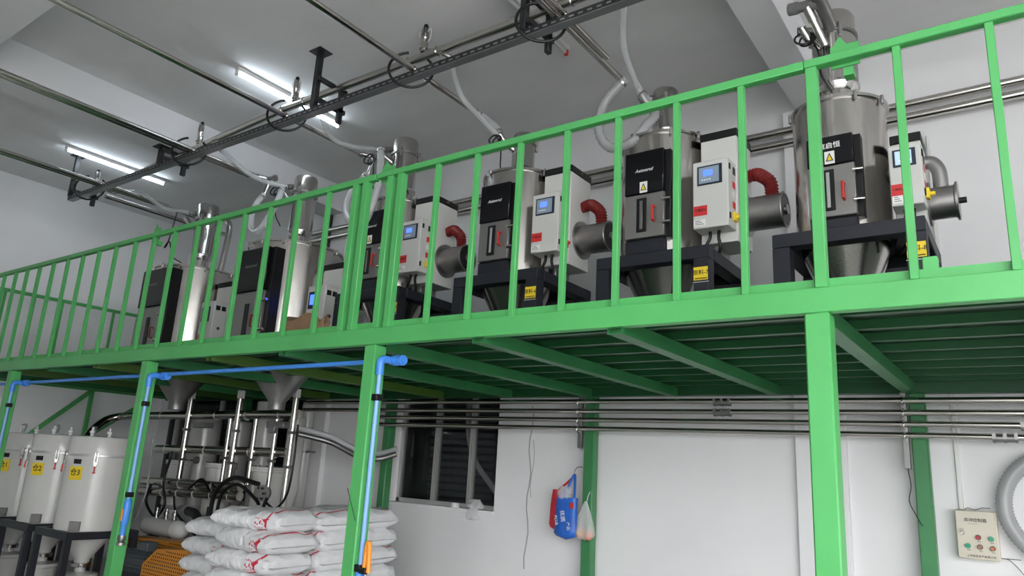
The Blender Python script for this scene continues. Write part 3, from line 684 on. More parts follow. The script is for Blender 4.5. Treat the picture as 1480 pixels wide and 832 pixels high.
G = 'clear hoses between trunk pipe and loaders'
def tr(x): return (x + .18, TY + .13, vz(x) + .01)
hose('clear_hose', 'clear hose sagging from the trunk pipe to the loader of hopper 6', [tr(-3.77), (-3.56, 4.0, 4.53), (-3.50, 4.18, 4.40), (-3.46, 4.38, 4.31), i6], .024, 'clear_hose', G)
hose('clear_hose', 'clear hose from the trunk pipe curving level into the loader of hopper 5', [tr(-5.42), (-5.12, 3.98, 4.52), (-5.06, 4.15, 4.47), (-5.0, 4.38, 4.52), i5], .026, 'clear_hose', G)
hose('clear_hose', 'clear hose from the trunk pipe to the loader of the second hopper', [tr(-7.0), (-6.62, 4.05, 4.52), (-6.50, 4.22, 4.43), (-6.38, 4.42, 4.40), i2], .026, 'clear_hose', G)
hose('clear_hose', 'clear hose under the left tube lamp to the leftmost loader', [tr(-9.28), (-8.72, 4.05, 4.62), (-8.5, 4.25, 4.46), (-8.28, 4.42, 4.42), i1], .026, 'clear_hose', G)
hose('clear_hose', 'clear hose alongside the feed pipes to the loader of hopper 7', [tr(-2.2), (-2.13, 4.1, 4.56), (-2.16, 4.35, 4.42), (-2.16, 4.45, 4.38), i7], .024, 'clear_hose', G)
G = 'feed hoses hanging in loops'
hose('feed_hose', 'ribbed clear feed hose hanging in a wide loop left of the hopper 7 loader', [(-2.24, 4.36, 4.46), (-2.40, 4.34, 4.30), (-2.44, 4.32, 4.08), (-2.33, 4.30, 3.90), (-2.16, 4.30, 3.90), (-2.07, 4.36, 4.04), (-2.05, 4.46, 4.18), m7], .034, 'ribbed_hose', G, corr=(.003, .011))
hose('feed_hose', 'milky white feed hose hanging in a loop in front of hopper 5', [(-5.24, 4.58, 4.38), (-5.32, 4.45, 4.10), (-5.12, 4.30, 3.80), (-4.84, 4.25, 3.68), (-4.72, 4.22, 3.82), (-4.72, 4.28, 4.1), m5], .034, 'milky_hose', G)
hose('feed_hose', 'milky feed hose hanging in a U beside the loader of the second hopper', [(-6.76, 4.46, 4.40), (-6.80, 4.38, 4.20), (-6.62, 4.27, 3.93), (-6.38, 4.20, 3.82), (-6.20, 4.18, 3.94), (-6.20, 4.26, 4.15), m2], .034, 'milky_hose', G)
hose('feed_hose', 'short clear end hose joining the feed pipe to the loader of hopper 6', [(-3.70, 4.40, 4.575), (-3.62, 4.46, 4.52), (-3.52, 4.44, 4.43), m6], .026, 'clear_hose', G)
ypipe('feed pipe running over the right beam to the rightmost loader', -.86, 4.60, 4.30, .036)
t = thing('feed_tee', 'grey plastic tee with plug joining the feed pipe to the rightmost loader', 'pipe fitting', (-.86, 4.35, 4.45), None)
mk('tee_body', MB().tube([(-.86, 4.26, 4.60), (-.835, 4.40, 4.53), (-.825, 4.48, 4.48)], .042, 18), 'dull_steel', t)
mk('plug', MB().cyl((-.86, 4.30, 4.565), (-1.03, 4.33, 4.60), .034, n=18).cyl((-.99, 4.323, 4.592), (-1.045, 4.332, 4.603), .040, n=18).cyl((-.93, 4.312, 4.58), (-.91, 4.309, 4.575), .040, n=18), 'plug_grey', t)
mk('spur_pipe', MB().cyl((-.93, 4.30, 4.56), (-.86, 4.44, 4.34), .026, n=16).cyl((-.925, 4.31, 4.545), (-.905, 4.35, 4.482), .031, n=16), 'polish', t)
# black signal cables coiled at the loaders
for (cx, cy, z, r, lab) in ((-5.04, 4.42, 4.44, .065, 'coiled black cable at the loader above the doubled railing posts'), (-6.42, 4.36, 4.34, .06, 'coiled black cable at the loader of the second hopper'), (-3.44, 4.34, 4.24, .05, 'coiled black cable at the slim loader in the middle of the railing'), (-.985, 4.42, 4.42, .055, 'black cable behind the grey plug at the right loader')):
    t = thing('signal_cable', lab, 'cable', (cx, cy, z), 'signal cables at the loaders')
    mk('coil', MB().ring((0, 0, 0), r, .007, 24, 6, Matrix.Translation((cx, cy, z)) @ Matrix.Rotation(1.2, 4, 'X') @ Matrix.Rotation(.2, 4, 'Y')).ring((0, 0, 0), r * .9, .007, 24, 6, Matrix.Translation((cx + .02, cy + .01, z - .01)) @ Matrix.Rotation(1.35, 4, 'X') @ Matrix.Rotation(-.1, 4, 'Y')), 'black', t)
    mk('tail', MB().tube(cr([(cx + r * .7, cy, z), (cx + .09, cy - .02, z - .14), (cx + .10, cy - .02, z - .3), (cx + .15, cy + .02, z - .42)], 5), .006, 6), 'black', t)
o = mk('hanging_cable', MB().tube(cr([(-8.35, 4.35, 4.42), (-8.35, 4.3, 4.0), (-8.32, 4.25, 3.92), (-8.22, 4.25, 3.98), (-8.15, 4.28, 3.80), (-8.05, 4.35, 3.72)], 6), .007, 6), 'black'); tag(o, 'black cable hanging left of the leftmost loader', 'cable')
# brown paper sack on the deck
b = MB(); n = 20; prof = []
for i in range(7):
    z = i / 6 * .29; vs = []
    for j in range(n):
        a = 2 * PI * j / n; ca, sa = math.cos(a), math.sin(a)
        sq = 1 / max(abs(ca), abs(sa)) ** .75
        rr = 1 + .07 * math.sin(5 * a + i * 2.1) + .05 * math.sin(9 * a - i)
        prof.append((-4.80 + .24 * ca * sq * rr * (1 - .05 * i / 6), 3.72 + .10 * sa * sq * rr * (1 - .25 * i / 6), DZ + z + (.03 * math.sin(4 * a) if i == 6 else 0)))
fs = [(i * n + j, i * n + (j + 1) % n, (i + 1) * n + (j + 1) % n, (i + 1) * n + j) for i in range(6) for j in range(n)] + [tuple(range(n))[::-1], tuple(range(6 * n, 7 * n))]
b.add(prof, fs)
t = thing('paper_sack', 'crumpled brown paper sack on the deck left of the doubled posts', 'sack', (-4.80, 3.72, DZ)); mk('sack_body', b, 'brown_paper', t, ang=25)

# ------------------------------------------------------------------ ceiling tube lamps
def lamp(x, y0, lab, on, power=0):
    t = thing('tube_lamp', lab, 'lamp', (x, y0 + .62, CZ - .08), 'ceiling tube lamps')
    mk('batten', MB().box(x - .03, x + .03, y0, y0 + 1.26, CZ - .04, CZ, .004), 'white_plastic', t)
    mk('tube', MB().cyl((x, y0 + .03, CZ - .062), (x, y0 + 1.23, CZ - .062), .015, n=14), 'tube_light' if on else 'tube_off', t)
    for y in (y0 + .01, y0 + 1.25): mk('end_cap', MB().box(x - .018, x + .018, y - .012, y + .012, CZ - .085, CZ - .035, .004), 'white_plastic' if on else 'red', t)
lamp(-5.78, 3.33, 'lit tube lamp on the ceiling beside the black hanger post', True)
lamp(-9.27, 3.33, 'lit tube lamp on the ceiling behind the left end of the rack', True)
lamp(-2.94, 3.36, 'unlit tube lamp with red end cap at the top edge', False)

# ------------------------------------------------------------------ numbered white tanks on dark stands
def tank(cx, no, lab):
    cy, r, zs, zt = 3.80, .31, .75, 1.66
    t = thing('storage_tank', lab, 'tank', (cx, cy, 0), 'numbered white tanks')
    for x in (cx - .32, cx + .32):
        for y in (cy - .32, cy + .32): mk('leg', MB().box(x - .03, x + .03, y - .03, y + .03, 0, zs - .07, .003), 'navy', t)
    for y in (cy - .32, cy + .32): mk('stand_beam', MB().box(cx - .35, cx + .35, y - .03, y + .03, zs - .07, zs, .003), 'navy', t)
    for x in (cx - .32, cx + .32): mk('stand_beam', MB().box(x - .03, x + .03, cy - .29, cy + .29, zs - .07, zs - .001, .003), 'navy', t)
    mk('body', MB().lathe([(r, zs - .03), (r, zt - .20), (r + .008, zt - .198), (r + .008, zt - .19), (r, zt - .188)], (cx, cy, 0), 44), 'white_enamel', t)
    mk('lid', MB().lathe([(r, zt - .185), (r, zt - .02), (r - .01, zt - .004), (r - .03, zt), (0, zt + .01)], (cx, cy, 0), 44), 'white_enamel', t)
    mk('clamp_ring', MB().lathe([(r, zt - .20), (r + .014, zt - .198), (r + .014, zt - .178), (r, zt - .176)], (cx, cy, 0), 44), 'alu', t)
    mk('cone', MB().lathe([(.07, .42), (.075, .46), (r * .85, zs - .03)], (cx, cy, 0), 36), 'white_enamel', t)
    mk('catch_can', MB().lathe([(.16, .0), (.16, .28), (.17, .29), (.17, .32), (.05, .34), (.05, .42)], (cx, cy, 0), 28), 'white_enamel', t)
    mk('butterfly_clamp', MB().lathe([(.07, .38), (.09, .385), (.09, .42), (.07, .43)], (cx, cy, 0), 24).cyl((cx + .08, cy - .05, .40), (cx + .2, cy - .08, .41), .008, n=8), 'polish', t)
    for a in (-.18, -.55, -.9):
        x, y = cx + (r + .012) * math.cos(a * PI), cy + (r + .012) * math.sin(a * PI)
        M = Matrix.Translation((x, y, zt - .2)) @ Matrix.Rotation(a * PI + PI / 2, 4, 'Z')
        l = mk('toggle_latch', MB().box(-.018, -.010, -.014, .0, -.07, .045, .002, M).box(.010, .018, -.014, .0, -.07, .045, .002, M).box(-.014, .014, -.018, .0, -.09, -.05, .003, M), 'polish', t)
        mk('latch_grip', MB().box(-.006, .006, -.024, -.012, -.15, -.09, .002, M).box(-.014, .014, -.024, -.012, -.16, -.148, .002, M), 'red', l)
    a = -.36 * PI; x, y = cx + (r + .002) * math.cos(a), cy + (r + .002) * math.sin(a); Rz = a + PI / 2
    M = Matrix.Translation((x, y, 1.30)) @ Matrix.Rotation(Rz, 4, 'Z')
    mk('number_plate', MB().box(-.065, .065, -.004, .012, -.07, .06, 0, M), 'yellow', t)
    text(t, '仓%d' % no, (x + .006 * math.cos(a), y + .006 * math.sin(a), 1.30), .075, 'ink', rot=(PI / 2, 0, Rz))
    mk('dark_plate', MB().box(-.04, .04, -.004, .012, .085, .13, 0, M), 'black', t)
    a2 = -.26 * PI; x, y = cx + r * math.cos(a2), cy + r * math.sin(a2)
    mk('foot_bracket', MB().box(-.05, .05, -.03, .005, 0, .09, .004, Matrix.Translation((x, y, zs + .001)) @ Matrix.Rotation(a2 + PI / 2, 4, 'Z')), 'panel_steel', t)
    for d in (-.06, .06):
        mk('top_valve', MB().lathe([(.018, 0), (.018, .03), (.026, .035), (.026, .055), (.012, .06), (.012, .09)], (cx + .12 + d, cy - .10 + d, zt), 12), 'white_plastic', t)
    mk('top_hose', MB().tube(cr([(cx + .06, cy - .16, zt + .09), (cx - .1, cy - .05, zt + .10), (cx - .25, cy, zt + .03)], 5), .012, 8), 'clear_hose', t)
tank(-7.95, 3, 'white tank with yellow plate number 3, nearest of the three')
tank(-8.82, 2, 'white tank with yellow plate number 2, in the middle of three')
tank(-9.69, 1, 'white tank with yellow plate number 1, leftmost of three')

# ------------------------------------------------------------------ filter rack behind the column
rk = thing('pipe_manifold', 'rack of dark stainless pipes and uprights under the platform', 'pipe rack', (-7.5, 5.0, 0))
for z, x0, x1, dz in ((2.0, -9.9, -6.33, .03), (1.60, -9.0, -6.43, .03), (1.12, -9.0, -7.0, .06), (1.21, -9.0, -7.0, .03)):
    y = 4.86 if z < 1.3 else 4.97
    mk('manifold_pipe', MB().cyl((x0, y, z - dz), (x1, y, z + .01), .049, n=18), 'pipe_steel', rk)
    for k in range(6): mk('cable_tie', MB().ring((0, 0, 0), .051, .004, 14, 5, Matrix.Translation((x0 + (x1 - x0) * (k + .5) / 6, y, z - dz * (1 - (k + .5) / 6))) @ Matrix.Rotation(PI / 2, 4, 'Y')), 'white_plastic', rk)
mk('manifold_elbow', MB().tube(cr([(-9.9, 4.97, 1.97), (-10.05, 4.95, 1.96), (-10.1, 4.8, 1.90), (-10.0, 4.6, 1.75), (-9.9, 4.5, 1.65)], 6), .05, 16), 'pipe_steel', rk)
for x, z0, z1 in ((-6.34, 1.02, 2.18), (-7.33, 1.15, 2.18), (-8.33, 1.15, 2.18), (-6.98, 1.25, 1.95), (-6.62, 1.25, 1.95), (-7.46, 1.25, 1.95)):
    big = x in (-6.34, -7.33, -8.33)
    mk('upright_pipe', MB().cyl((x, 4.92, z0), (x, 4.92, z1), .034 if big else .026, n=18), 'pipe_steel', rk)
    if big: mk('end_cap', MB().box(x - .03, x + .03, 4.89, 4.95, z1, z1 + .09, .003), 'white_plastic', rk)
    for zc in ((1.45, 1.8) if big else (1.5,)): mk('collar', MB().cyl((x, 4.92, zc), (x, 4.92, zc + .03), .045, n=16).box(x - .01, x + .06, 4.87, 4.9, zc, zc + .03), 'dull_steel', rk)
for x in (-6.34, -8.9): mk('rack_post', MB().box(x - .025, x + .025, 5.02, 5.07, 0, 1.05 if x > -7 else 2.0, .003), 'rail_black', rk)
mk('valve_block', MB().box(-6.75, -6.45, 4.88, 5.0, 1.86, 1.93, .006).box(-6.66, -6.56, 4.85, 4.9, 1.80, 1.88, .006), 'dull_steel', rk)
mk('valve_block', MB().box(-8.15, -7.9, 4.88, 5.0, 1.84, 1.9, .006), 'dull_steel', rk)
mk('pressure_gauge', MB().cyl((-7.86, 4.84, 1.47), (-7.86, 4.80, 1.47), .04, n=20), 'dull_steel', rk)
def canister(cx, cy, z0, z1, r, lab, g):
    t = thing('filter_canister', lab, 'filter', (cx, cy, 0), g)
    mk('stem', MB().cyl((cx, cy, 0), (cx, cy, z0 + .01), r * .45, n=16), 'white_enamel', t)
    mk('body', MB().lathe([(r * .5, z0), (r, z0 + .06), (r, z1 - .06), (r * 1.12, z1 - .055), (r * 1.12, z1 - .03)], (cx, cy, 0), 28), 'white_enamel', t)
    l = mk('lid', MB().lathe([(r * 1.12, z1 - .028), (r * 1.12, z1 - .005), (r * .9, z1), (0, z1 + .006)], (cx, cy, 0), 28), 'white_enamel', t)
    mk('lid_handle', MB().tube([(cx - .05, cy, z1), (cx - .05, cy, z1 + .08), (cx + .05, cy, z1 + .08), (cx + .05, cy, z1)], .006, 8), 'polish', l)
    for k in range(8):
        a = 2 * PI * k / 8; mk('lid_bolt', MB().cyl((cx + r * 1.05 * math.cos(a), cy + r * 1.05 * math.sin(a), z1 - .06), (cx + r * 1.05 * math.cos(a), cy + r * 1.05 * math.sin(a), z1 + .01), .008, n=6), 'black', l)
    return t
G = 'white filter canisters'
canister(-6.88, 5.10, .80, 1.45, .17, 'white filter canister with the round flange, beside the stacked sacks', G)
canister(-7.86, 5.15, .80, 1.45, .16, 'white filter canister with the gauge, middle of three', G)
canister(-8.85, 5.2, .85, 1.45, .15, 'white filter canister behind the column with the air valve', G)
t = thing('flange_valve', 'round black flange valve on the right filter canister', 'valve', (-6.75, 4.9, 1.1))
mk('flange', MB().cyl((-6.72, 4.95, 1.18), (-6.69, 4.90, 1.18), .085, n=24), 'dull_steel', t)
for k in range(6): mk('flange_bolt', MB().cyl((-6.71 + .06 * math.cos(k * PI / 3), 4.915, 1.18 + .06 * math.sin(k * PI / 3)), (-6.69 + .06 * math.cos(k * PI / 3), 4.875, 1.18 + .06 * math.sin(k * PI / 3)), .012, n=6), 'black', t)
G = 'tall white dust tubes'
for x, y, z0, z1, r, lab in ((-8.95, 5.55, .9, 2.05, .20, 'tall grey white tube behind the column at the left of the rack'), (-8.12, 5.50, 1.0, 1.95, .14, 'tall white tube behind the middle filter canister'), (-7.45, 5.40, 1.0, 2.18, .135, 'tall white tube behind the right filter canister, reaching the deck'), (-6.95, 5.45, 1.2, 2.0, .10, 'slim white tube between the thin uprights')):
    t = thing('dust_tube', lab, 'tube', (x, y, 0), G)
    mk('tube', MB().lathe([(r, z0), (r, z1), (r * .9, z1 + .01)], (x, y, 0), 28), 'white_enamel', t)
    mk('bottom_cone', MB().lathe([(.05, z0 - .25), (r, z0)], (x, y, 0), 24), 'white_enamel', t)
    mk('foot_pipe', MB().cyl((x, y, 0), (x, y, z0 - .24), .05, n=14), 'white_enamel', t)
t = thing('drain_pipe', 'white plastic drain pipe with a collar beside the wall corner', 'pipe', (-7.31, 5.86, 0))
mk('pipe', MB().cyl((-7.31, 5.88, 0), (-7.31, 5.88, 2.2), .078, n=24), 'white_enamel', t)
mk('collar', MB().cyl((-7.31, 5.88, 1.62), (-7.31, 5.88, 1.65), .09, n=24).box(-7.42, -7.2, 5.86, 5.97, 1.625, 1.645), 'dull_steel', t)
for k, (dz, lab) in enumerate(((0, 'upper of two grey hoses running from the rack to the window wall'), (-.06, 'lower of two grey hoses running from the rack to the window wall'))):
    hose('grey_hose', lab, [(-6.30, 4.95, 1.87 + dz), (-6.05, 5.2, 1.80 + dz), (-5.95, 5.5, 1.68 + dz), (-5.85, 5.72, 1.66 + dz), (-5.70, 5.84, 1.72 + dz)], .028, 'dull_steel' if k else 'clear_hose', 'grey hoses by the rack', cuffs=False)
G = 'black cables in the rack'
for pts, r, lab in (([(-6.55, 4.75, 1.28), (-6.9, 4.68, 1.32), (-7.15, 4.66, 1.15), (-7.2, 4.68, .85), (-7.15, 4.75, .6)], .024, 'thick black hose arching over the right filter canister'),
                    ([(-6.45, 4.8, 1.15), (-6.50, 4.78, 1.02), (-6.6, 4.78, 1.12), (-6.85, 4.70, 1.26), (-7.08, 4.68, 1.1), (-7.1, 4.7, .7)], .018, 'thinner black hose inside the thick arching one'),
                    ([(-6.26, 4.92, 1.9), (-6.23, 4.9, 1.5), (-6.27, 4.9, 1.2), (-6.40, 4.88, 1.05), (-6.55, 4.86, 1.1)], .012, 'black cable hanging along the rightmost upright'),
                    ([(-8.35, 4.8, 1.55), (-8.40, 4.78, 1.2), (-8.30, 4.78, .95), (-8.5, 4.8, .8), (-8.75, 4.8, .95), (-8.7, 4.8, 1.15)], .015, 'looped black cable left of the middle canister'),
                    ([(-8.1, 4.76, 1.05), (-8.0, 4.75, .9), (-7.7, 4.72, .78), (-7.35, 4.7, .68), (-7.3, 4.7, 1.0)], .012, 'black cable slung below the lowest manifold pipe'),
                    ([(-7.85, 4.78, 1.16), (-7.6, 4.76, 1.27), (-7.45, 4.78, 1.16)], .015, 'short black hose arching over the lowest manifold pipe')):
    tag(mk('black_cable', MB().tube(cr(pts, 7), r, 9), 'black'), lab, 'cable', G)
tag(mk('grey_tube', MB().tube(cr([(-8.7, 4.72, 1.68), (-8.62, 4.70, 1.45), (-8.6, 4.7, 1.1), (-8.72, 4.7, .75)], 7), .012, 8), 'clear_hose'), 'thin grey tube hanging right of the left column', 'hose', 'grey hoses by the rack')
# air receiver
t = thing('air_receiver', 'small white horizontal air receiver tank with brass fittings', 'air tank', (-7.95, 4.62, .0))
Mx = Matrix.Translation((-7.95, 4.62, .73)) @ Matrix.Rotation(PI / 2, 4, 'Y')
mk('tank_body', MB().lathe([(0, -.42), (.05, -.41), (.085, -.37), (.095, -.32), (.095, .25)], n=26, M=Mx), 'white_enamel', t)
mk('tank_end', MB().lathe([(.0955, .25), (.0955, .30), (.085, .36), (.05, .40), (0, .41)], n=26, M=Mx), 'white_plastic', t)
for x in (-8.15, -7.95, -7.78): mk('fitting', MB().lathe([(.02, 0), (.02, .04), (.03, .045), (.03, .08), (.015, .085), (.015, .11)], (x, 4.62, .82), 12).cyl((x - .04, 4.62, .88), (x + .04, 4.62, .88), .012, n=8), 'polish', t)
for x in (-8.15, -7.75): mk('foot', MB().box(x - .03, x + .03, 4.56, 4.68, 0, .65, .004), 'navy', t)
# perforated machine guards
def guard(lab, poly, y0, y1, face_dark):
    t = thing('belt_guard', lab, 'machine guard', (sum(p[0] for p in poly) / len(poly), y0, 0), 'orange machine guards')
    mk('guard_box', MB().prism(poly, y0, y1), 'orange', t)
    xs = [p[0] for p in poly]; zs = [p[1] for p in poly]
    def inside(x, z):
        c = False
        for i in range(len(poly)):
            (x0, z0), (x1, z1) = poly[i], poly[i - 1]
            if (z0 > z) != (z1 > z) and x < (x1 - x0) * (z - z0) / (z1 - z0) + x0: c = not c
        return c
    b = MB(); k = 0; z = min(zs) + .03
    while z < max(zs) - .02:
        x = min(xs) + .03 + (.018 if k % 2 else 0)
        while x < max(xs) - .02:
            if all(inside(x + dx, z + dz) for dx, dz in ((.02, .02), (-.02, .02), (.02, -.02), (-.02, -.02))): b.cyl((x, y0 - .001, z), (x, y0 + .002, z), .0095, n=6)
            x += .036
        z += .031; k += 1
    h = mk('perforations', b, 'black', t); h['kind'] = 'stuff'
    b = MB(); xr = max(xs); k = 0; zt = max(zs) - .12; z = .05
    while z < zt:
        y = y0 + .03 + (.018 if k % 2 else 0)
        while y < y1 - .02:
            b.cyl((xr - .002, y, z), (xr + .001, y, z), .0095, n=6); y += .036
        z += .031; k += 1
    if k: h = mk('perforations', b, 'black', t); h['kind'] = 'stuff'
    return t
guard('orange perforated belt guard behind the dark tank stand', [(-8.25, 0), (-6.92, 0), (-6.92, .58), (-7.0, .68), (-8.1, .64), (-8.25, .55)], 4.30, 4.50, 0)
guard('orange perforated belt guard beside the stacked white sacks', [(-7.08, 0), (-6.26, 0), (-6.26, .66), (-6.34, .70), (-6.86, .66), (-7.08, .50)], 3.95, 4.12, 0)
t = thing('electric_motor', 'grey finned electric motor between the two orange guards', 'motor', (-7.42, 4.12, 0))
mk('motor_body', MB().cyl((-7.72, 4.12, .47), (-7.14, 4.12, .47), .10, n=26), 'motor_grey', t)
for k in range(18):
    a = 2 * PI * k / 18; M = Matrix.Translation((-7.42, 4.12, .47)) @ Matrix.Rotation(a, 4, 'X')
    mk('fin', MB().box(-.24, .24, -.004, .004, .095, .12, 0, M), 'motor_grey', t)
mk('terminal_box', MB().box(-7.42, -7.24, 4.06, 4.18, .58, .67, .01), 'motor_grey', t)
mk('motor_foot', MB().box(-7.62, -7.22, 4.05, 4.19, 0, .38, .01), 'navy', t)
o = mk('suction_duct', MB().tube(cr([(-7.75, 4.75, .92), (-7.55, 4.72, .90), (-7.35, 4.68, .78), (-7.1, 4.64, .62), (-6.95, 4.62, .4), (-6.95, 4.62, 0)], 6), .05, 16), 'rail_black'); tag(o, 'black bent suction duct behind the orange guards', 'duct')

# ------------------------------------------------------------------ stacked sacks
def sack_mesh(seed, L=.76, Wd=.47, Ht=.185):
    import bmesh
    rnd = random.Random(seed); nu, nv = 64, 56
    ph = [rnd.uniform(0, 6.28) for _ in range(10)]
    def P(u, a):
        # u runs along the sack, a round its girth; the ends gather into a flat sewn seam
        e = max(0., 1 - abs(u) ** 5.0) ** .42
        ca, sa = math.cos(a), math.sin(a)
        wv = .78 + .22 * max(0., 1 - abs(u) ** 2.5)
        hz = e * (1 + .05 * math.sin(3.1 * u + ph[0]) + .03 * math.sin(7 * u + 2 * a + ph[1]))
        y = math.copysign(abs(ca) ** .62, ca) * Wd / 2 * (wv * .22 + .80)
        z = math.copysign(abs(sa) ** .72, sa) * Ht / 2 * hz
        fold = .010 * math.sin(9 * a + 4 * math.sin(2 * u + ph[2]) + ph[3]) * abs(u) ** 1.5 + .006 * (1 - abs(math.sin(6 * u + 1.5 * a + ph[4]))) ** 3 * 2.2 + .005 * (1 - abs(math.sin(9 * u - 2.5 * a + ph[5]))) ** 4 * 2.5 + .012 * math.sin(2.3 * u + ph[7]) * math.sin(a + ph[8])
        z += fold * e * (1 if sa > 0 else .4); y += fold * e * .6
        x = u * L / 2 * (1 - .05 * abs(ca) ** 4) + .006 * math.sin(2 * a + ph[6])
        if sa < 0: z *= .86
        return Vector((x, y, z + Ht * .44))
    vs = [tuple(P(-1 + 2 * i / nu, 2 * PI * j / nv)) for i in range(nu + 1) for j in range(nv)]
    fs = [(i * nv + j, i * nv + (j + 1) % nv, (i + 1) * nv + (j + 1) % nv, (i + 1) * nv + j) for i in range(nu) for j in range(nv)]
    for e in (0, nu): fs.append(tuple(range(e * nv, e * nv + nv)))
    b = MB(); b.add(vs, fs)
    # sewn fin at both ends
    for sg in (-1, 1):
        y0 = Wd / 2 * .86
        b.add([(sg * (L / 2 - .01), -y0, Ht * .40), (sg * (L / 2 - .01), y0, Ht * .40), (sg * (L / 2 + .022), y0 * .96, Ht * .36 + .01), (sg * (L / 2 + .022), -y0 * .96, Ht * .36),
               (sg * (L / 2 - .01), -y0, Ht * .43), (sg * (L / 2 - .01), y0, Ht * .43), (sg * (L / 2 + .022), y0 * .96, Ht * .38 + .01), (sg * (L / 2 + .022), -y0 * .96, Ht * .38)],
              [(0, 1, 2, 3), (4, 7, 6, 5), (0, 4, 5, 1), (1, 5, 6, 2), (2, 6, 7, 3), (3, 7, 4, 0)])
    me = b.mesh('sack_body', 'sack', 75)
    pb = MB()
    def strip(f, n, hu, ha):
        v_ = []
        for k in range(n + 1):
            u, a = f(k / n); c = P(u, a); ctr = Vector((u * L / 2, 0, Ht * .44))
            for sgn in (-1, 1):
                q = P(u + sgn * hu, a + sgn * ha); q += (q - Vector((q.x, 0, Ht * .44))).normalized() * .003; v_.append(tuple(q))
        pb.add(v_, [(2 * k, 2 * k + 1, 2 * k + 3, 2 * k + 2) for k in range(n)])
    strip(lambda q: (.70 + .06 * math.sin(PI * q), -.45 + 3.9 * q), 30, .022, 0)        # band over the top near the end
    strip(lambda q: (.70 - .30 * q, 3.62 + .12 * q), 10, 0, .06)                         # along the near edge
    strip(lambda q: (.66 + .1 * q, 3.1 - .25 * q), 6, .045, .05)                         # arrow head
    for r0 in range(3):
        for c0 in range(4): strip(lambda q, r0=r0, c0=c0: (.42 + .06 * c0 + .035 * q, 3.36 - .22 * r0 + (.05 if c0 % 2 else 0)), 2, 0, .035)
    pr = pb.mesh('printed_band', 'red_ink', 60)
    return me, pr
SK = [sack_mesh(k) for k in range(4)]
def sack(x, y, z, rz, k, lab, grp='white woven sacks in the stack', pr=True):
    t = thing('white_sack', lab, 'sack', (x, y, z), grp, local=True); t.rotation_euler = (0, 0, rz)
    o = inst('sack_body', SK[k % 4][0], t, (0, 0, 0))
    if pr: inst('printed_band', SK[k % 4][1], t, (0, 0, 0))
sh = .150
Z1 = 1.00
sack(-5.04, 3.76, Z1, .12, 0, 'top white sack with red bands, foremost on the stack')
sack(-5.02, 4.22, Z1 - .01, -.04, 1, 'top white sack just left of the middle column, behind the foremost')
sack(-5.05, 4.68, Z1, .03, 2, 'top white sack peeking out right of the blue pipe')
sack(-4.97, 3.74, Z1 - sh, -.07, 3, 'second sack down at the front of the stack, red arrow on its edge')
sack(-5.00, 4.21, Z1 - sh, .05, 0, 'second sack down, beside the middle column')
sack(-5.04, 4.67, Z1 - sh, -.03, 1, 'second sack down at the far side, right of the blue pipe')
sack(-5.77, 4.00, Z1 - sh + .005, .12, 2, 'second sack down on the left, leaning over the orange guard')
sack(-5.02, 3.73, Z1 - 2 * sh, .04, 1, 'third sack down at the front of the stack')
sack(-4.99, 4.22, Z1 - 2 * sh, -.04, 2, 'third sack down beside the middle column')
sack(-5.03, 4.68, Z1 - 2 * sh, .02, 3, 'third sack down at the far side, right of the blue pipe')
sack(-5.80, 3.98, Z1 - 2 * sh, -.03, 0, 'third sack down on the left with its pointed corner over the guard')
nl = 3
while Z1 - nl * sh > .06:
    for k, (x, y) in enumerate(((-5.02, 3.74), (-5.0, 4.22), (-5.03, 4.68), (-5.77, 3.98))):
        if nl == 3: lab = ('fourth sack down at the front of the stack', 'fourth sack down beside the middle column', 'fourth sack down at the far side', 'fourth sack down on the left')[k]
        else: lab = 'white sack in the lower layers of the stack, below the picture edge'
        sack(x + random.uniform(-.02, .02), y, Z1 - nl * sh, random.uniform(-.06, .06), k + nl, lab, 'white woven sacks in the stack' if nl == 3 else 'lower layers of the sack stack', nl == 3)
    nl += 1
zb = Z1 - (nl - 1) * sh
t = thing('pallet', 'wooden pallet under the stacked white sacks', 'pallet', (-5.35, 4.2, 0))
mk('deck_boards', MB().box(-6.2, -4.6, 3.5, 4.95, zb - .03, zb - .006), 'brown_paper', t)
for y in (3.55, 4.2, 4.85): mk('bearer', MB().box(-6.2, -4.6, y - .05, y + .05, 0, zb - .03), 'brown_paper', t)

# ------------------------------------------------------------------ bags hanging on the back column
def blob(c, rx, ry, h, topw, seed, mat, parent, name, n=26, m=14, wr=.06, sq=.6):
    rnd = random.Random(seed); ph = [rnd.uniform(0, 6.28) for _ in range(6)]
    vs = []; fs = []
    for i in range(m + 1):
        t_ = i / m
        wd = (math.sin(min(1, (1 - t_) * 4.5) * PI / 2) ** .6) if t_ > .78 else 1.0
        base = min(1, (t_ / .12) ** .5) if t_ < .12 else 1.0
        s_ = base * (topw + (1 - topw) * (1 - t_ ** 1.6))
        for j in range(n):
            a = 2 * PI * j / n; ca, sa = math.cos(a), math.sin(a)
            q = (abs(ca) ** (2 / .75) + abs(sa) ** (2 / .75)) ** (-.5 * .75) if sq else 1
            r_ = s_ * q * (1 + wr * math.sin(4 * a + ph[0] + 3 * t_) + wr * .7 * math.sin(7 * a + ph[1] - 5 * t_))
            vs.append((c[0] + rx * ca * r_, c[1] + ry * sa * r_, c[2] + h * t_))
    for i in range(m):
        for j in range(n): fs.append((i * n + j, i * n + (j + 1) % n, (i + 1) * n + (j + 1) % n, (i + 1) * n + j))
    fs.append(tuple(range(n))[::-1]); fs.append(tuple(range(m * n, (m + 1) * n)))
    b = MB(); b.add(vs, fs)
    return mk(name, b, mat, parent, ang=60)
t = thing('blue_bag', 'blue carrier bag with white lettering hanging beside the back column', 'bag', (-3.47, 5.78, 1.0))
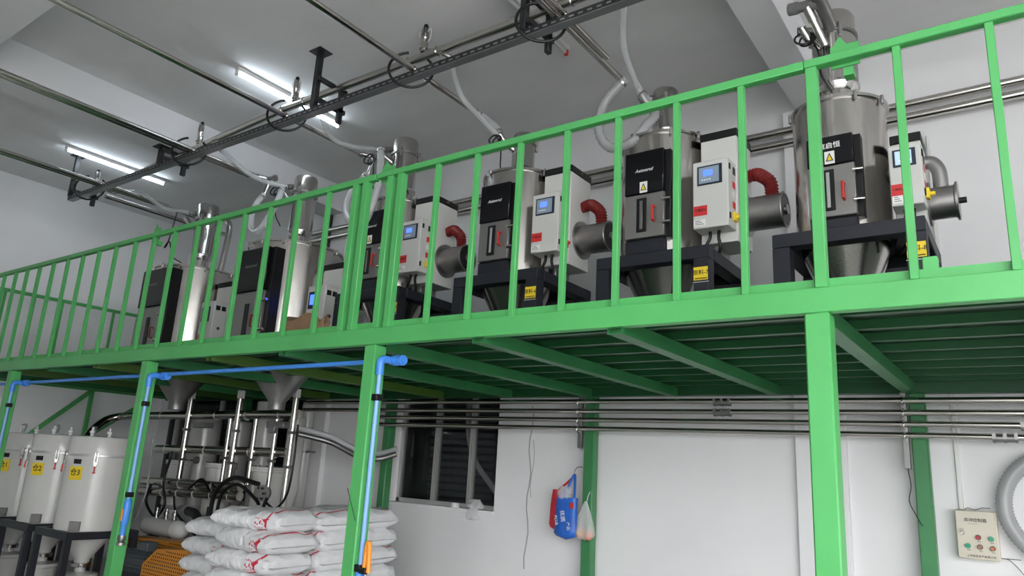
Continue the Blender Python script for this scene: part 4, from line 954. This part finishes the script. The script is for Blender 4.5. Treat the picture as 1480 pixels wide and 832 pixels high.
bb = blob((-3.47, 5.77, 1.0), .115, .055, .36, .85, 3, 'bag_blue', t, 'bag_body')
mk('handle', MB().tube(cr([(-3.54, 5.76, 1.34), (-3.47, 5.78, 1.45), (-3.42, 5.80, 1.56), (-3.40, 5.78, 1.44), (-3.39, 5.76, 1.34)], 5), .012, 8), 'bag_blue', t)
text(bb, '优质', (-3.475, 5.704, 1.20), .05, 'white_ink', rot=(PI / 2, 1.4, 0))
text(bb, 'PLUS', (-3.545, 5.715, 1.16), .038, 'white_ink', rot=(PI / 2, 1.35, 0))
text(bb, '产品', (-3.415, 5.708, 1.12), .036, 'white_ink', rot=(PI / 2, 1.4, 0))
mk('emblem', MB().box(-3.40, -3.365, 5.702, 5.710, 1.27, 1.32, .004), 'red', bb)
t = thing('red_bag', 'red bag hanging behind the blue carrier bag', 'bag', (-3.64, 5.84, 1.06))
blob((-3.635, 5.86, 1.06), .06, .05, .36, .6, 5, 'bag_red', t, 'bag_body')
mk('handle', MB().tube(cr([(-3.61, 5.86, 1.42), (-3.50, 5.84, 1.50), (-3.42, 5.82, 1.56)], 5), .011, 8), 'bag_red', t)
t = thing('film_wrap', 'crumpled clear film stuffed in the top of the blue bag', 'plastic film', (-3.5, 5.77, 1.33)); blob((-3.49, 5.765, 1.335), .07, .05, .12, .5, 9, 'film', t, 'film_body', wr=.14)
t = thing('fruit_bag', 'thin white plastic bag of fruit hanging on the back column', 'bag', (-3.29, 5.78, 1.01))
blob((-3.285, 5.78, 1.01), .10, .06, .33, .10, 12, 'film', t, 'bag_body', wr=.07)
mk('handle', MB().tube(cr([(-3.285, 5.80, 1.335), (-3.287, 5.83, 1.39), (-3.29, 5.866, 1.42)], 4), .006, 6), 'film', t)
for x, y, z, m, lab in ((-3.325, 5.775, 1.065, 'fruit_orange', 'yellow orange fruit at the left in the plastic bag'), (-3.245, 5.775, 1.058, 'fruit_red', 'reddish fruit at the right in the plastic bag')):
    o = mk('fruit', MB().lathe([(0, -.042), (.02, -.038), (.036, -.02), (.041, 0), (.037, .02), (.02, .036), (.006, .034), (0, .030)], (x, y, z), 18), m); tag(o, lab, 'fruit', 'fruit in the plastic bag')
t = thing('wall_hook', 'small steel hook on the back column above the bags', 'hook', (-3.40, 5.83, 1.56)); mk('hook', MB().tube(cr([(-3.42, 5.80, 1.55), (-3.415, 5.80, 1.60), (-3.40, 5.83, 1.63), (-3.378, 5.868, 1.63)], 4), .004, 6), 'dull_steel', t)

# tape and film on the window sill
t = thing('tape_roll', 'roll of clear tape lying on the window sill', 'tape', (-5.03, 6.09, 1.153))
mk('tape', MB().lathe([(.03, 0), (.048, 0), (.048, .045), (.03, .045), (.03, 0)], (-5.03, 6.09, 1.153), 24), 'white_plastic', t)
t = thing('sill_film', 'crumpled plastic film on the right end of the window sill', 'plastic film', (-4.72, 6.06, 1.1)); blob((-4.74, 6.07, 1.153), .10, .04, .10, .55, 21, 'film', t, 'film_body', wr=.16); blob((-4.72, 6.005, 1.05), .07, .022, .12, .7, 23, 'film', t, 'film_tail', wr=.16)

# ------------------------------------------------------------------ control box and coil hose on the right
t = thing('control_box', 'cream metal control box with five round buttons on the wall', 'control box', (-.374, WY - .07, 1.172))
X0, X1, q0, q1, yb = -.494, -.258, 1.172, 1.485, WY - .11
mk('case', MB().box(X0, X1, yb + .012, WY - .001, q0, q1, .004), 'cream', t)
d = mk('door', MB().box(X0, X1 - .012, yb, yb + .012, q0 + .004, q1 - .004, .003), 'cream', t)
text(d, '启动控制箱', ((X0 + X1) / 2 - .005, yb - .0008, q1 - .062), .026, 'ink')
text(d, 'CONTROL BOX', ((X0 + X1) / 2 - .02, yb - .0008, q1 - .085), .008, 'slot_grey')
text(d, '上海欧凯电气有限公司', ((X0 + X1) / 2 + .012, yb - .0008, q0 + .022), .0165, 'ink')
for x, z, m in ((-.372, 1.315, 'button_red'), (-.300, 1.312, 'button_green'), (-.435, 1.257, 'button_green'), (-.366, 1.255, 'button_brown'), (-.296, 1.252, 'button_orange')):
    bt = mk('button', MB().cyl((x, yb - .022, z), (x, yb, z), .0125, n=18), m, t)
    mk('button_collar', MB().cyl((x, yb - .008, z), (x, yb, z), .0165, n=20), 'motor_grey' if m != 'button_green' else 'button_green', bt)
    text(bt, '启动' if 'green' in m else '停止', (x + .003, yb - .0008, z - .026), .010, 'ink')
mk('lock', MB().cyl((X0 + .035, yb - .02, 1.355), (X0 + .035, yb, 1.355), .010, n=14).ring((0, 0, 0), .009, .0018, 14, 5, Matrix.Translation((X0 + .037, yb - .018, 1.337)) @ Matrix.Rotation(PI / 2, 4, 'X')), 'polish', t)
mk('wire', MB().tube(cr([(-.44, WY - .05, q1), (-.42, WY - .06, q1 + .015), (-.38, WY - .06, q1 + .005), (-.34, WY - .06, q1 + .02), (-.29, WY - .06, q1 + .022)], 5), .0025, 5), 'motor_grey', t)
mk('wire', MB().tube(cr([(X1, WY - .05, q0 + .02), (-.21, WY - .04, q0 + .01), (-.15, WY - .04, q0 - .06), (-.11, WY - .04, q0 - .14)], 5), .0025, 5).tube(cr([(X1, WY - .05, q0 + .02), (-.2, WY - .04, q0 + .02), (-.15, WY - .04, q0 + .02)], 4), .0025, 5), 'motor_grey', t)
cx, cz, R = .13, 1.53, .34
D, rs = corrugate([(cx + R * math.cos(a), WY - .10 + .02 * math.sin(a), cz + R * math.sin(a)) for a in [2 * PI * i / 60 for i in range(61)]], .048, .0025, .009)
t = thing('coiled_hose', 'ribbed clear suction hose coiled on the wall at the right edge', 'hose', (cx, WY - .1, cz - R - .05))
mk('hose_coil', MB().tube(D, rs, 16), 'ribbed_hose', t, ang=75)
mk('hanger', MB().box(cx - .02, cx + .02, WY - .16, WY - .002, cz + R - .075, cz + R - .052, .003), 'dull_steel', t)
